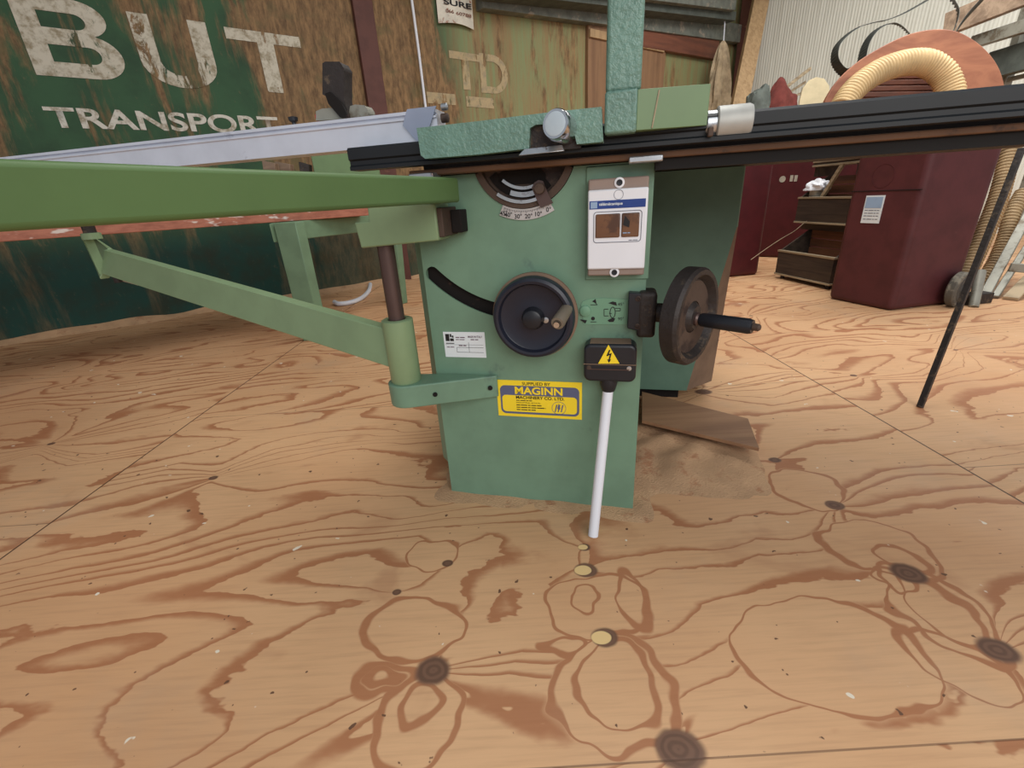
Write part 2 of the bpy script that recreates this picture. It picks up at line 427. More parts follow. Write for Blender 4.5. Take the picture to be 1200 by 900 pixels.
def struct(o): o['kind'] = 'structure'; return o
def TM(v): return Matrix.Translation(V(v))

def curve_mesh(cu, F):
    ob = bpy.data.objects.new('tmp', cu); COL.objects.link(ob)
    bpy.context.view_layer.update()
    dg = bpy.context.evaluated_depsgraph_get()
    me = bpy.data.meshes.new_from_object(ob.evaluated_get(dg)); bpy.data.objects.remove(ob)
    bpy.data.curves.remove(cu)
    for v in me.vertices: v.co = F @ v.co
    me.materials.clear()
    return me
# matrix that stands a flat XY drawing up in a frame's x-z plane, facing -y, at depth d
def stand(F, d): return F @ Matrix(((1, 0, 0, 0), (0, 0, -1, d), (0, 1, 0, 0), (0, 0, 0, 1)))
def plate(name, F, loops, d, thick, mat, parent, bevel=0.0, **kw):
    """loops of (s,z); first outline, rest holes; front face at depth d, thickness going in"""
    cu = bpy.data.curves.new('c', 'CURVE'); cu.dimensions = '2D'; cu.fill_mode = 'BOTH'; cu.extrude = thick/2
    for lp in loops:
        sp = cu.splines.new('POLY'); sp.points.add(len(lp)-1); sp.use_cyclic_u = True
        for p, q in zip(sp.points, lp): p.co = (q[0], q[1], 0, 1)
    me = curve_mesh(cu, stand(F, d+thick/2))
    return link(me, name, mat, parent, bevel, **kw)
def text_mesh(s, F, box=None, size=.01, pos=(0, 0), d=0, bold=0.0, align='LEFT', extrude=.0002, shear=0, sx=1.0):
    cu = bpy.data.curves.new('t', 'FONT'); cu.body = s; cu.size = 1.0; cu.offset = bold; cu.shear = shear; cu.extrude = 0
    cu.fill_mode = 'FRONT'
    me = curve_mesh(cu, ID)
    xs = [v.co.x for v in me.vertices]; ys = [v.co.y for v in me.vertices]
    x0, x1, y0, y1 = min(xs), max(xs), min(ys), max(ys)
    if box:
        u0, u1, z0, z1 = box; ax = (u1-u0)/(x1-x0); ay = (z1-z0)/(y1-y0); bx = u0-x0*ax; by = z0-y0*ay
    else:
        ax = size*sx; ay = size; by = pos[1]; bx = pos[0]-(0 if align == 'LEFT' else (x0+x1)/2)*ax
    for v in me.vertices: v.co = (v.co.x*ax+bx, v.co.y*ay+by, 0)
    me.transform(stand(F, d))
    return me
def text(name, s, F, mat, parent, **kw):
    me = text_mesh(s, F, **kw); return link(me, name, mat, parent, smooth=False, own=F if F is WALL else None)
def join_texts(name, items, F, mat, parent):
    for s, kw in items:
        if s == '~':                                # print too small to read: a broken fine stroke
            u0, u1, z0, z1 = kw['box']; mb = MB(F); x = u0; zc = (z0+z1)/2; hz_ = (z1-z0)*.28; k = 0
            wl3 = (3, 5, 2, 4, 6)
            while x < u1-1e-5:
                w_ = min((z1-z0)*wl3[k % 5]*.8, u1-x); mb.box((x, kw['d'], zc-hz_), (x+w_, kw['d']+.0003, zc+hz_)); x += w_+(z1-z0)*.5; k += 1
            mb.build(name, mat, parent, smooth=False)
        else: link(text_mesh(s, F, **kw), name, mat, parent, smooth=False)
def rrect(x0, z0, x1, z1, r, n=6):
    pts = []
    for cx, cz, a0 in ((x1-r, z1-r, 0), (x0+r, z1-r, 90), (x0+r, z0+r, 180), (x1-r, z0+r, 270)):
        for i in range(n+1):
            a = radians(a0+90*i/n); pts.append((cx+r*cos(a), cz+r*sin(a)))
    return pts
def circ(x, z, r, n=32): return [(x+r*cos(2*pi*i/n), z+r*sin(2*pi*i/n)) for i in range(n)]
def arcband(cx, cz, r0, r1, a0, a1, n=24):
    o = [(cx+r1*cos(a0+(a1-a0)*i/n), cz+r1*sin(a0+(a1-a0)*i/n)) for i in range(n+1)]
    return o + [(cx+r0*cos(a1-(a1-a0)*i/n), cz+r0*sin(a1-(a1-a0)*i/n)) for i in range(n+1)]
def spline(pts, n=12):
    pts = [V(p) for p in pts]; out = []
    for i in range(len(pts)-1):
        p0 = pts[max(i-1, 0)]; p1 = pts[i]; p2 = pts[i+1]; p3 = pts[min(i+2, len(pts)-1)]
        for k in range(n):
            t = k/n
            out.append(.5*((2*p1)+(-p0+p2)*t+(2*p0-5*p1+4*p2-p3)*t*t+(-p0+3*p1-3*p2+p3)*t**3))
    out.append(pts[-1]); return out

# ------------------------------------------------------------------ the setting
fm = MB().box((-7, -3, -.05), (10, 12, 0)).build('floor', M['floor'], F=ID, smooth=False); struct(fm)
uL, uC = -4.5, WP(868, 60).x
H = 3.7
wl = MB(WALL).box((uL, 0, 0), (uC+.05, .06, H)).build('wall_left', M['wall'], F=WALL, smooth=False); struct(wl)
# white cladding wall with shallow corrugation
mb = MB(QW); L = 7.0; n = 780; fr = []; 
rows = []
for i in range(n+1):
    u = L*i/n; rows.append((u, .0022*sin(i*2*pi/4)))
mb.loft([[V((u, w, 0)), V((u, w, H)), V((u, .08, H)), V((u, .08, 0))] for u, w in rows])
ww = mb.build('wall_right', M['whitewall'], F=QW, smooth=False); struct(ww)
# sheet seams / edge flanges on the left wall
def wstrip(name, pa, pb, wpx, thick, mat, z0=None, z1=None):
    a = WP(*pa, thick); 
    u0 = a.x; u1 = WP(pa[0]+wpx, pa[1], thick).x
    return MB(WALL).box((u0, -thick, z0 if z0 is not None else 0), (u1, -.002, z1 if z1 is not None else H)).build(name, mat, F=WALL, bevel=.004)
o = wstrip('trim_1', (416, 20), None, 23, .05, M['redsteel']); struct(o)
o = wstrip('trim_2', (690, 60), None, 3, .012, M['hole'], 0.0, 3.0); struct(o)
# steel beam and cladding above
b0, b1 = WP(560, 6, .1), WP(860, 47, .1)
zb = WP(760, 33, .1).z
def wbar(name, p1, p2, off, h, depth, mat, u0=None, u1=None, kind=True):
    """bar on the wall whose lower edge passes through p1 and p2"""
    a = WP(*p1, off); b = WP(*p2, off)
    q = MB(WALL).prism([V((a.x, -off, a.z)), V((b.x, -off, b.z)), V((b.x, -off, b.z+h)), V((a.x, -off, a.z+h))], (0, depth, 0))
    o = q.build(name, mat, F=WALL, bevel=.004)
    if kind: struct(o)
    return o
wbar('trim_3', (566, 9), (868, 50), .12, .22, .115, M['beamgrey'])
wbar('trim_4', (575, -9), (862, 24), .34, .10, .20, M['duskgrey'])
wbar('trim_5', (600, -20), (862, 12), .44, .16, .08, M['beamgrey'])
# roof over the back of the shed
rc = MB(); 
mbz = MB(WALL)
for i in range(46):
    u = uL + i*.25
    mbz.box((u, -3.2, H+.02), (u+.13, .1, H+.06)); 
mbz.box((uL, -3.2, H+.06), (uC+1, .1, H+.08))
cl = mbz.build('ceiling', M['duskgrey'], F=WALL, smooth=False); struct(cl)

# wall lettering (paint on the wall)
def wbox(x0, x1, yb, yt, xr, off=.003):
    a = WP(x0, yb, off); b = WP(x1, yb, off); return (a.x, b.x, WP(xr, yb, off).z, WP(xr, yt, off).z)
u_of = lambda x, y: WP(x, y, .003).x
z_of = lambda x, y: WP(x, y, .003).z
zb_, zt_ = z_of(60, 89), z_of(30, -8)
lt = thing('painted_lettering', 'large chipped cream letters BUT over smaller TRANSPORT, painted on container wall', 'wall lettering', WALL @ TM((u_of(45, 88), -.003, 0)))
def arcp(cx, cz, rx, rz, a0, a1, n=14): return [(cx+rx*cos(radians(a0+(a1-a0)*i/n)), cz+rz*sin(radians(a0+(a1-a0)*i/n))) for i in range(n+1)]
GL = {'B': [[(0, 0)]+arcp(.66, .285, .34, .285, -90, 72)+arcp(.60, .765, .33, .235, -62, 90)+[(0, 1)],
            [(.23, .19)]+arcp(.64, .30, .12, .11, -90, 90)+[(.23, .41)], [(.23, .62)]+arcp(.58, .72, .12, .10, -90, 90)+[(.23, .82)]],
      'U': [[(0, 1), (0, .36)]+arcp(.5, .36, .5, .36, 180, 360)+[(1, .36), (1, 1), (.75, 1), (.75, .38)]+arcp(.5, .38, .25, .20, 0, -180)+[(.25, .38), (.25, 1)]],
      'T': [[(0, 1), (0, .82), (.39, .82), (.39, 0), (.61, 0), (.61, .82), (1, .82), (1, 1)]]}
def glyph(ch, box, mat, par, d=-.0045):
    u0, u1, z0, z1 = box
    return plate('large_letter', WALL, [[(u0+(u1-u0)*x, z0+(z1-z0)*z) for x, z in lp] for lp in GL[ch]], d, .0006, mat, par, smooth=False, own=WALL)
glyph('B', (u_of(43, 88), u_of(145, 70), zb_, zt_), M['letter'], lt)
glyph('U', (u_of(165, 70), u_of(254, 80), zb_-.015, zt_-.02), M['letter'], lt)
glyph('T', (u_of(264, 40), u_of(352, 52), zb_, zt_-.03), M['letter'], lt)
zb2, zt2 = z_of(180, 153), z_of(180, 130.5)
t4 = text('small_lettering', 'TRANSPORT', WALL, M['letter2'], lt, box=(u_of(50, 128), u_of(326, 145), zb2, zt2), d=-.0045, bold=.022)
lt2 = thing('faded_lettering', 'faded pale letters T D above short bars, painted on wall below the tin sign', 'wall lettering', WALL @ TM((u_of(530, 90), -.003, 0)))
text('faded_letter', 'T', WALL, M['letter3'], lt2, box=(u_of(526, 62), u_of(562, 70), z_of(545, 105), z_of(540, 61)), d=-.0045, bold=.03)
text('faded_letter', 'D', WALL, M['letter3'], lt2, box=(u_of(563, 90), u_of(595, 90), z_of(580, 110), z_of(575, 64)), d=-.0045, bold=.02)
for (x0, x1, yt, yb) in ((500, 533, 109, 122), (546, 578, 114, 126)):
    MB(WALL).box((u_of(x0, yt), -.0045, z_of((x0+x1)/2, yb)), (u_of(x1, yt), -.0035, z_of((x0+x1)/2, yt))).build('painted_bar', M['letter3'], lt2)

# tin sign
a = WP(514, 27, .03); b = WP(555, 30, .03); z0, z1 = WP(535, 31, .03).z, WP(535, -6, .03).z
sg = thing('tin_sign', 'small curled white tin sign reading SURE, rusting, high on container wall', 'sign', WALL @ TM((a.x, 0, z0)))
mb = MB(WALL); n = 12
rows = []
for i in range(n+1):
    t = i/n; bow = .03+.02*sin(pi*t)
    rows.append([V((a.x+(b.x-a.x)*t, -bow, z0+.03*sin(pi*t)*.6)), V((a.x+(b.x-a.x)*t, -bow, z1)), V((a.x+(b.x-a.x)*t, -bow+.006, z1)), V((a.x+(b.x-a.x)*t, -bow+.006, z0+.03*sin(pi*t)*.6))])
mb.loft(rows); sm = simple('rusty_tin_white', (226, 220, 204), .5, dirt=(150, 92, 66), dscale=16, dthr=.56)
mb.build('sign_plate', sm, sg)
for (x_, w_) in ((a.x+.01, .03), (b.x-.04, .03)): MB(WALL).box((x_, -.03, z0+.03), (x_+w_, 0, z1-.03)).build('bracket', M['rust'], sg)
hh = (z1-z0)
text('sign_lettering', 'SURE', WALL, M['ink'], sg, box=(a.x+(b.x-a.x)*.16, b.x-(b.x-a.x)*.06, z0+hh*.60, z0+hh*.78), d=-.0515, bold=.03)
join_texts('sign_number', [('066', dict(box=(a.x+(b.x-a.x)*.2, a.x+(b.x-a.x)*.42, z0+hh*.36, z0+hh*.47), d=-.0515, bold=.02)), ('60788', dict(box=(a.x+(b.x-a.x)*.48, b.x-(b.x-a.x)*.08, z0+hh*.34, z0+hh*.45), d=-.0515, bold=.02))], WALL, M['redboard'], sg)
# white wire
a = WP(480.5, -15, .05); b = WP(499, 128, .05)
tag(MB(WALL).tube([a+V((0, 0, .4)), a, (a+b)/2+V((.004, 0, 0)), b, V((b.x+.01, -.05, .75))], .012, 8).build('hanging_cable', M['pvc']), 'thin white cable hanging straight down the rusty container wall', 'cable')
# brown boards on the wall
a = WP(689, 20, .03); b = WP(780, 60, .03)
MBb = MB(WALL).box((WP(688, 70, .03).x, -.05, WP(715, 126, .03).z-.3), (WP(716, 70, .03).x, -.005, WP(700, 16, .03).z))
tag(MBb.build('wall_board', M['board'], F=WALL, bevel=.004), 'upright orange-brown board on wall, left of the green column', 'board')
MBb = MB(WALL).box((WP(735, 70, .03).x, -.05, WP(760, 115, .03).z-.2), (WP(778, 70, .03).x, -.005, WP(760, 40, .03).z))
tag(MBb.build('wall_board', M['board'], F=WALL, bevel=.004), 'upright brown board on wall, right of the green column', 'board')
a = WP(692, 38, .08); b = WP(779, 57, .08)
tag(MB(WALL).prism([V((a.x, -.08, a.z-.04)), V((b.x, -.08, b.z-.04)), V((b.x, -.08, b.z+.04)), V((a.x, -.08, a.z+.04))], (0, .028, 0)).build('wooden_batten', M['timber'], F=WALL, bevel=.003), 'short pale batten nailed across brown boards behind the green column', 'batten')
a = WP(754, 41, .09); b = WP(842, 58, .09)
tag(MB(WALL).prism([V((a.x, -.09, a.z-.12)), V((b.x, -.09, b.z-.12)), V((b.x, -.09, b.z+.13)), V((a.x, -.09, a.z+.13))], (0, .085, 0)).build('wall_timber', M['redboard'], F=WALL, bevel=.005), 'horizontal reddish timber under the grey beams near the back corner', 'timber')
# corner post
a = WP(872, 30, .1)
struct(MB(WALL).box((a.x-.10, -.24, 0), (a.x+.08, -.08, H)).build('trim_6', M['redsteel'], F=WALL, bevel=.004))
# hanging rag
a = WP(848, 48, .3)
top = WALL @ V((a.x, -.3, a.z)); bt = WALL @ V((WP(842, 128, .3).x, -.3, WP(842, 132, .3).z))
rings = []
for i in range(26):
    t = i/25; c = top.lerp(bt, t); w = .03+.27*(t**.6)*(1-.15*t)
    ring = []
    for j in range(30):
        an = 2*pi*j/30; r = w*(1+.22*sin(an*5+t*3)+.12*sin(an*9-t*6))
        ring.append(c+WX*(cos(an)*r)+WN*(sin(an)*r*.45))
    rings.append(ring)
mb = MB(); mb.loft(rings); rg = mb.build('hanging_cloth', M['rag'])
tag(rg, 'limp tan cloth hanging from a nail in the back corner', 'cloth')
tag(MB(WALL).tube([V((a.x, -.3, a.z)), V((a.x+.02, -.28, a.z+.2)), V((a.x+.05, -.2, a.z+.42))], .008, 6).build('hanging_string', M['pvc']), 'pale string holding up the tan cloth in the corner', 'string')
# leaning timber strut
p0 = ZP(866, 125, 5.6); p1 = ZP(893, -8, 5.9); dirv = (p1-p0).normalized()
foot = p0 - dirv*(p0.z/dirv.z); topq = p1+dirv*.4
u, v = RT, dirv.cross(RT).normalized()
mb = MB().prism([foot+u*-.1+v*-.05, foot+u*.1+v*-.05, foot+u*.1+v*.05, foot+u*-.1+v*.05], topq-foot)
tag(mb.build('timber_strut', M['timber'], bevel=.006), 'long pale timber leaning upright in the back corner beside the white wall', 'timber')

# ------------------------------------------------------------------ table saw
saw = thing('table_saw', 'green panel table saw with handwheels and black table, centre of plywood floor', 'table saw', SAW)
A = saw
TC = P(612, 190)                                   # tilt centre
ZL0, ZL1 = P(800, 183, -.04)[1], P(800, 175, -.04)[1]; ZA = P(1000, 184, 0)[1]
Zs = .770                                            # slab underside
TC2 = P(612, 177); R1 = TC2[1]-P(612, 245)[1]
# slot arc
e1 = P(506, 322); e2 = P(584, 362)
rs = (sqrt((e1[0]-TC[0])**2+(e1[1]-TC[1])**2)+sqrt((e2[0]-TC[0])**2+(e2[1]-TC[1])**2))/2
g1 = atan2(e1[1]-TC[1], e1[0]-TC[0]); g2 = atan2(e2[1]-TC[1], e2[0]-TC[0])
if g1 > 0: g1 -= 2*pi
if g2 > 0: g2 -= 2*pi
g1, g2 = min(g1, g2), max(g1, g2)
hw = .0155
slot = [(TC[0]+(rs+hw)*cos(g1+(g2-g1)*i/20), TC[1]+(rs+hw)*sin(g1+(g2-g1)*i/20)) for i in range(21)]
ce = (TC[0]+rs*cos(g2), TC[1]+rs*sin(g2)); slot += [(ce[0]+hw*cos(g2+pi*i/8), ce[1]+hw*sin(g2+pi*i/8)) for i in range(1, 8)]
slot += [(TC[0]+(rs-hw)*cos(g2-(g2-g1)*i/20), TC[1]+(rs-hw)*sin(g2-(g2-g1)*i/20)) for i in range(21)]
ce = (TC[0]+rs*cos(g1), TC[1]+rs*sin(g1)); slot += [(ce[0]+hw*cos(g1+pi+pi*i/8), ce[1]+hw*sin(g1+pi+pi*i/8)) for i in range(1, 8)]
SL, SR = -.256, .2145
a0 = math.asin((Zs-.002-TC2[1])/R1)
out = [(SL, 0), (SR, 0), (SR, Zs-.002)]
na = 28; aa0, aa1 = a0, -pi-a0
out += [(TC2[0]+R1*cos(aa0+(aa1-aa0)*i/na), TC2[1]+R1*sin(aa0+(aa1-aa0)*i/na)) for i in range(na+1)]
out += [(SL, Zs-.002)]
plate('front_panel', SAW, [out, slot], 0, .004, M['cab'], A)
# body behind the panel
bd = MB(SAW)
bd.prism([V((SL+.002, .0045, .085)), V((SL-.028, .035, .085)), V((SL-.028, .46, .085)), V((SL+.002, .46, .085))], (0, 0, Zs-.09))
bd.build('cabinet_side', M['cab'], A, bevel=.002)
MB(SAW).box((SL+.003, .016, .0), (SR-.001, .46, Zs-.006)).build('cabinet_body', M['hole'], A)
MB(SAW).box((SR-.005, .0042, .0), (SR, .06, Zs-.004)).build('panel_return', M['cab'], A)
MB(SAW).box((SL, .0042, .0), (SL+.004, .06, Zs-.004)).build('panel_return', M['cab'], A)
# motor housing behind, with tapered chamfered corner
d0 = toS(FL(756, 456, .05)).y
s1 = P(861, 230, d0+.10)[0]; s0 = SR-.15
zc = .60
hb = MB(SAW)
B = [(s0, d0), (s1-.10, d0), (s1, d0+.10), (s1, d0+.42), (s0, d0+.42)]
T = [(s0, d0), (s1-.004, d0+.0), (s1, d0+.004), (s1, d0+.42), (s0, d0+.42)]
b_ = [hb.bm.verts.new((x, y, .05)) for x, y in B]; m_ = [hb.bm.verts.new((x, y, zc)) for x, y in T]; t_ = [hb.bm.verts.new((x, y, Zs-.002)) for x, y in T]
for q, w in ((b_, m_), (m_, t_)):
    for i in range(5): hb.face([q[i], q[(i+1) % 5], w[(i+1) % 5], w[i]])
hb.face(b_[::-1]); hb.face(t_)
housing = hb.build('motor_housing', M['cabback'], A)
housing.data.materials.append(M['dust'])
for p in housing.data.polygons:
    nrm = p.normal
    if nrm.x > .4 and nrm.y < -.25 and abs(nrm.z) < .6 and p.area > .01: p.material_index = 1
MB(SAW).box((s0+.02, d0+.05, 0), (s1-.12, d0+.38, .05)).build('housing_gap_shade', M['hole'], A)  # near-black block paints in the shadow gap under the housing
# table slab with rusty front lip
s_l = P(480, 190, -.03)[0]; s_r = 1.36
MB(SAW).box((s_l+.02, -.015, Zs), (s_r, .74, .812)).build('table_top', M['slab'], A, bevel=.003)
q0 = P(1000, 162, -.045)
MB(SAW).prism([V((s_l, -.040, ZL0)), V((s_r, -.040, ZL0)), V((s_r, -.040, ZL1)), V((s_l, -.040, ZL1))], (0, .03, 0)).build('table_edge', M['lip'], A, bevel=.002)
# fence rail bar
zt = P(900, 126, -.07)[1]; zb1 = P(900, 160, -.07)[1]; rl = P(408, 185, -.07)[0]
prof = [(-.07, zb1), (-.07, zb1+.006), (-.066, zb1+.009), (-.066, zb1+.016), (-.07, zb1+.019), (-.07, zt-.004), (-.066, zt), (-.04, zt), (-.035, zt-.004), (-.035, zb1)]
MB(SAW).prism([V((rl, d, z)) for d, z in prof], (s_r-rl, 0, 0)).build('fence_rail', M['rail'], A)
for sx_, w_ in ((P(500, 200, -.03)[0], .05), (P(757, 178, -.05)[0], .055)):
    MB(SAW).box((sx_-w_/2, -.062, ZL0-.006), (sx_+w_/2, -.02, ZL0+.004)).build('rail_bracket', M['silver'], A, bevel=.002)
MB(SAW).box((SR+.002, -.030, ZA), (s_r, -.012, Zs+.002)).build('front_apron', M['blk2'], A)
# support leg on the right
ft = toS(FL(1078, 477)); tp = toS(ZP(1196, 178, (FL(1078, 477)-CAM).dot(fw)*.93)); dl = (tp-ft)
ft = V((ft.x, ft.y, 0)); k_ = (Zs-.001)/tp.z; tp2 = ft.lerp(tp, k_) if tp.z > 0 else tp; tp2.z = Zs+.002
leg = MB(SAW).cyl(ft+V((0, 0, .004)), tp2, .0115, seg=4).build('support_leg', M['iron'], A, bevel=.001)
MB(SAW).cyl(ft, ft+(tp2-ft).normalized()*.03, .010, .007, 16).build('foot', M['rust'], leg)

# trunnion
def ring(name, r0, r1, a, b, d, th, mat, par, bevel=.001): return plate(name, SAW, [arcband(TC2[0], TC2[1], r0, r1, a, b)], d, th, mat, par, bevel)
def zcut(r): return math.asin(max(-1, min(1, (Zs-.003-TC2[1])/r)))
tr = ring('trunnion', .004, R1-.004, -pi-zcut(R1)+.02, zcut(R1)-.02, .012, .03, M['rust'], A)
ring('trunnion_rim', R1*.86, R1-.001, -pi-zcut(R1)+.01, zcut(R1)-.01, -.004, .016, M['rust'], tr, .002)
ring('trunnion_slot', R1*.63, R1*.80, radians(-150), radians(-50), .009, .004, M['hole'], tr)
ring('polished_arc', R1*.60, R1*.655, radians(-132), radians(-62), .004, .006, M['silver'], tr, .001)
ring('polished_arc', R1*.84, R1*.90, radians(-126), radians(-68), -.008, .004, M['silver'], tr, .001)
ring('slot_plate', R1*.70, R1*.79, radians(-112), radians(-72), .004, .004, M['silver'], tr, .001)
ocx, ocz = P(612, 207, .01)
plate('oval_slot', SAW, [rrect(ocx-.048, ocz-.013, ocx+.046, ocz+.012, .011)], .009, .003, M['hole'], tr)
# scale plate
sc_ = plate('angle_scale', SAW, [arcband(TC2[0], TC2[1], R1*1.0, R1*1.20, radians(-115), radians(-61))], -.003, .0026, M['scale'], A, 0)
items = []
for i, (lab, ang) in enumerate((('45°', -111.5), ('40°', -106.5), ('30°', -96.5), ('20°', -86), ('10°', -76), ('0°', -65.5))):
    r = R1*1.135; x = TC2[0]+r*cos(radians(ang)); z = TC2[1]+r*sin(radians(ang))
    items.append((lab, dict(size=.0115, pos=(x, z-.004), d=-.0036, align='CENTER', bold=.015)))
join_texts('scale_number', items, SAW, M['ink'], sc_)
mb = MB(SAW)
for i in range(33):
    an = radians(-112+48*i/32); r0 = R1*1.03; r1 = R1*(1.055 if i % 4 else 1.075)
    c, s_ = cos(an), sin(an); tw = V((-s_, 0, c))*.0004
    a_ = V((TC2[0]+r0*c, -.0035, TC2[1]+r0*s_)); b_ = V((TC2[0]+r1*c, -.0035, TC2[1]+r1*s_))
    mb.prism([a_-tw, b_-tw, b_+tw, a_+tw], (0, .0003, 0))
mb.build('scale_marks', M['ink'], sc_, smooth=False)
# pointer with bolt
pp = [P(x, y, -.012) for x, y in ((623, 220), (626, 214), (631, 211), (636, 212), (641, 224), (648, 238), (633, 243), (628, 232))]
pt = plate('pointer', SAW, [pp], -.012, .004, M['post'], A, .001)
pb = P(632, 221, -.02); MB(SAW).cyl((pb[0], -.026, pb[1]), (pb[0], -.010, pb[1]), .010, seg=24).build('pointer_bolt', M['rust'], pt, bevel=.002)

# main handwheel, facing the camera
wc = P(624, 374, -.058); Rw = .0845
hwv = MB(SAW)
prof = [(.0, .03), (.004, Rw*.9), (.012, Rw), (.022, Rw), (.030, Rw*.965), (.033, Rw*.90), (.032, Rw*.84), (.022, Rw*.80), (.021, Rw*.78), (.021, Rw*.40), (.0215, .03), (.022, .001)]
wh = MB(SAW).lathe((wc[0], -.028, wc[1]), (0, -1, 0), prof, 72).build('handwheel', M['wheel'], A)
MB(SAW).lathe((wc[0], -.048, wc[1]), (0, -1, 0), [(0, .024), (.004, .0235), (.012, .0205), (.018, .019), (.020, .016), (.0205, .001)], 40).build('hub_cap', M['blk'], wh)
MB(SAW).cyl((wc[0], -.030, wc[1]), (wc[0], .004, wc[1]), .014).build('shaft', M['post'], wh)
MB(SAW).lathe((wc[0], -.0265, wc[1]), (0, -1, 0), [(-.004, Rw*.99), (-.002, Rw*1.055), (.008, Rw*1.055), (.0105, Rw*.99)], 72).build('dusty_rim', M['dust'], wh)
hp = P(665, 361, -.05); he = P(653, 380, -.115)
h0 = V((hp[0], -.048, hp[1])); h1 = P3(652, 381, -.112)
kn = MB(SAW).lathe(h0, h1-h0, [(0, .0105), (.006, .012), (.03, .0125), (.056, .0135), (.062, .0125), (.0625, .008), (.059, .0075), (.058, .001)], 32).build('crank_handle', simple('worn_taupe_grip', (122, 112, 98), .5, var=.1), wh)
MB(SAW).cyl(h1+V((0, .006, 0)), h1+V((0, -.0005, 0)), .0055, seg=20).build('handle_screw', M['chrome'], kn)
for an_ in (200,):
    MB(SAW).lathe((wc[0]+.026, -.050, wc[1]-.004), (0, -1, 0), [(0, .006), (.0015, .006), (.002, .003)], 16).build('hub_key', M['silver'], wh)

# instruction plate between wheel and bracket
q = [P(681, 357), P(683, 353), P(692, 350), P(708, 349), P(736, 351), P(736, 380), P(684, 380)]
ip = plate('instruction_plate', SAW, [q], -.0015, .0015, M['mapl'], A)
s_, z_ = P(686, 364); MB(SAW).lathe((s_, -.0015, z_), (0, -1, 0), [(0, .011), (.004, .011), (.005, .008), (.006, .004), (.0062, .0005)], 28).build('rivet', M['mapl'], ip)
mb = MB(SAW)
def flat(mb, pts, d): mb.prism([V((s, d, z)) for s, z in pts], (0, .0004, 0))
def pxp(l, d=0): return [P(x, y, d) for x, y in l]
flat(mb, pxp([(713, 355), (718, 353), (722, 354), (723, 358), (719, 357)]), -.0022)
flat(mb, pxp([(712, 375), (718, 372), (721, 373), (719, 377), (714, 377)]), -.0022)
flat(mb, pxp([(694, 353), (698, 350), (699, 355), (696, 354)]), -.0022)
flat(mb, pxp([(680, 374), (688, 375), (686, 379)]), -.0022)
flat(mb, arcband(*P(695, 373), 0, .004, 0, 2*pi-.01, 12)[:13], -.0022)
for (xa, ya, xb, yb) in ((708, 362, 713, 362), (708, 362, 708, 370), (708, 370, 713, 370), (714, 367, 717, 367), (721, 361, 727, 361), (727, 361, 727, 364), (721, 364, 727, 364), (692, 357, 700, 357), (696, 353, 700, 357), (692, 377, 699, 377)):
    a_, b_ = P(xa, ya), P(xb, yb); dx = V((b_[0]-a_[0], 0, b_[1]-a_[1])); nn = V((-dx.z, 0, dx.x)).normalized()*.0006
    a_ = V((a_[0], -.0022, a_[1])); b_ = V((b_[0], -.0022, b_[1])); mb.prism([a_-nn, b_-nn, b_+nn, a_+nn], (0, .0004, 0))
c = P(718, 366); 
for r_ in (.010,):
    pts = [(c[0]+.006*cos(t*pi/12), c[1]+.012*sin(t*pi/12)) for t in range(24)]; pin = [(c[0]+.0045*cos(t*pi/12), c[1]+.0105*sin(t*pi/12)) for t in range(24)]
mb.build('printed_marks', M['ink'], ip, smooth=False)
plate('printed_ring', SAW, [pts, pin], -.0022, .0005, M['ink'], ip)
join_texts('printed_angle', [('45°', dict(size=.009, pos=P(724, 358), d=-.0022)), ('90°', dict(size=.009, pos=P(724, 375), d=-.0022))], SAW, M['ink'], ip)

# bracket and second handwheel at the right edge
c0 = P(735, 341, -.02); c1 = P(763, 388, -.02)
br = MB(SAW).prism([V((s, -.022, z)) for s, z in pxp([(737, 343), (762, 345), (763, 388), (748, 388), (735, 385)], -.022)], (0, .022, 0)).build('wheel_bracket', M['blk'], A, bevel=.002)
for (x, y) in ((748, 350), (747, 382)):
    s_, z_ = P(x, y, -.022); MB(SAW).lathe((s_, -.0215, z_), (0, -1, 0), [(0, .0055), (.002, .0055), (.003, .003), (.0012, .0025), (.001, .0003)], 20).build('bracket_screw', M['rust'], br)
axd = V((.69, -.72, 0)); axs = V((axd.dot(SX), axd.dot(SD), 0)).normalized()       # wheel axis in saw frame
wcen = toS(ZP(808, 371, (SAW@V((P(800, 370, -.03)[0], -.03, .48))-CAM).dot(fw)))
WR = .094
jb = P3(775, 362, -.02)
MB(SAW).box((SR-.014, -.024, wcen.z-.045), (SR+.022, .03, wcen.z+.048)).build('bearing_block', M['iron'], br, bevel=.008, seg=3)
MB(SAW).tube(spline([V((SR, 0, wcen.z+.002)), V((SR+.03, -.0, wcen.z+.002)), wcen-axs*.035, wcen-axs*.01], 8), .019, 20).build('shaft_elbow', M['iron'], br)
prof = [(-.010, .010), (-.010, .03), (-.004, .035), (-.002, WR*.78), (-.012, WR*.82), (-.018, WR*.92), (-.014, WR), (.012, WR), (.018, WR*.95), (.018, WR*.86), (.010, WR*.80), (.004, WR*.76), (.004, .03), (.014, .022), (.014, .001)]
w2 = MB(SAW).lathe(wcen, axs, prof, 72).build('tilt_handwheel', M['iron'], A)
MB(SAW).lathe(wcen, axs, [(.0042, .031), (.006, .031), (.006, WR*.74), (.0042, WR*.74)], 60).build('wheel_web', M['rust'], w2)
perp = V((-axs.y, axs.x, 0))
tz = V((0, 0, 1))
hb0 = toS(ZP(818, 374, (SAW@(wcen+axs*.018)-CAM).dot(fw)))
rel = hb0-wcen; rel = rel-axs*rel.dot(axs); hb0 = wcen+rel+axs*.004
MB(SAW).lathe(hb0, axs, [(0, .013), (.014, .013), (.018, .010), (.02, .009)], 20).build('handle_boss', M['post'], w2)
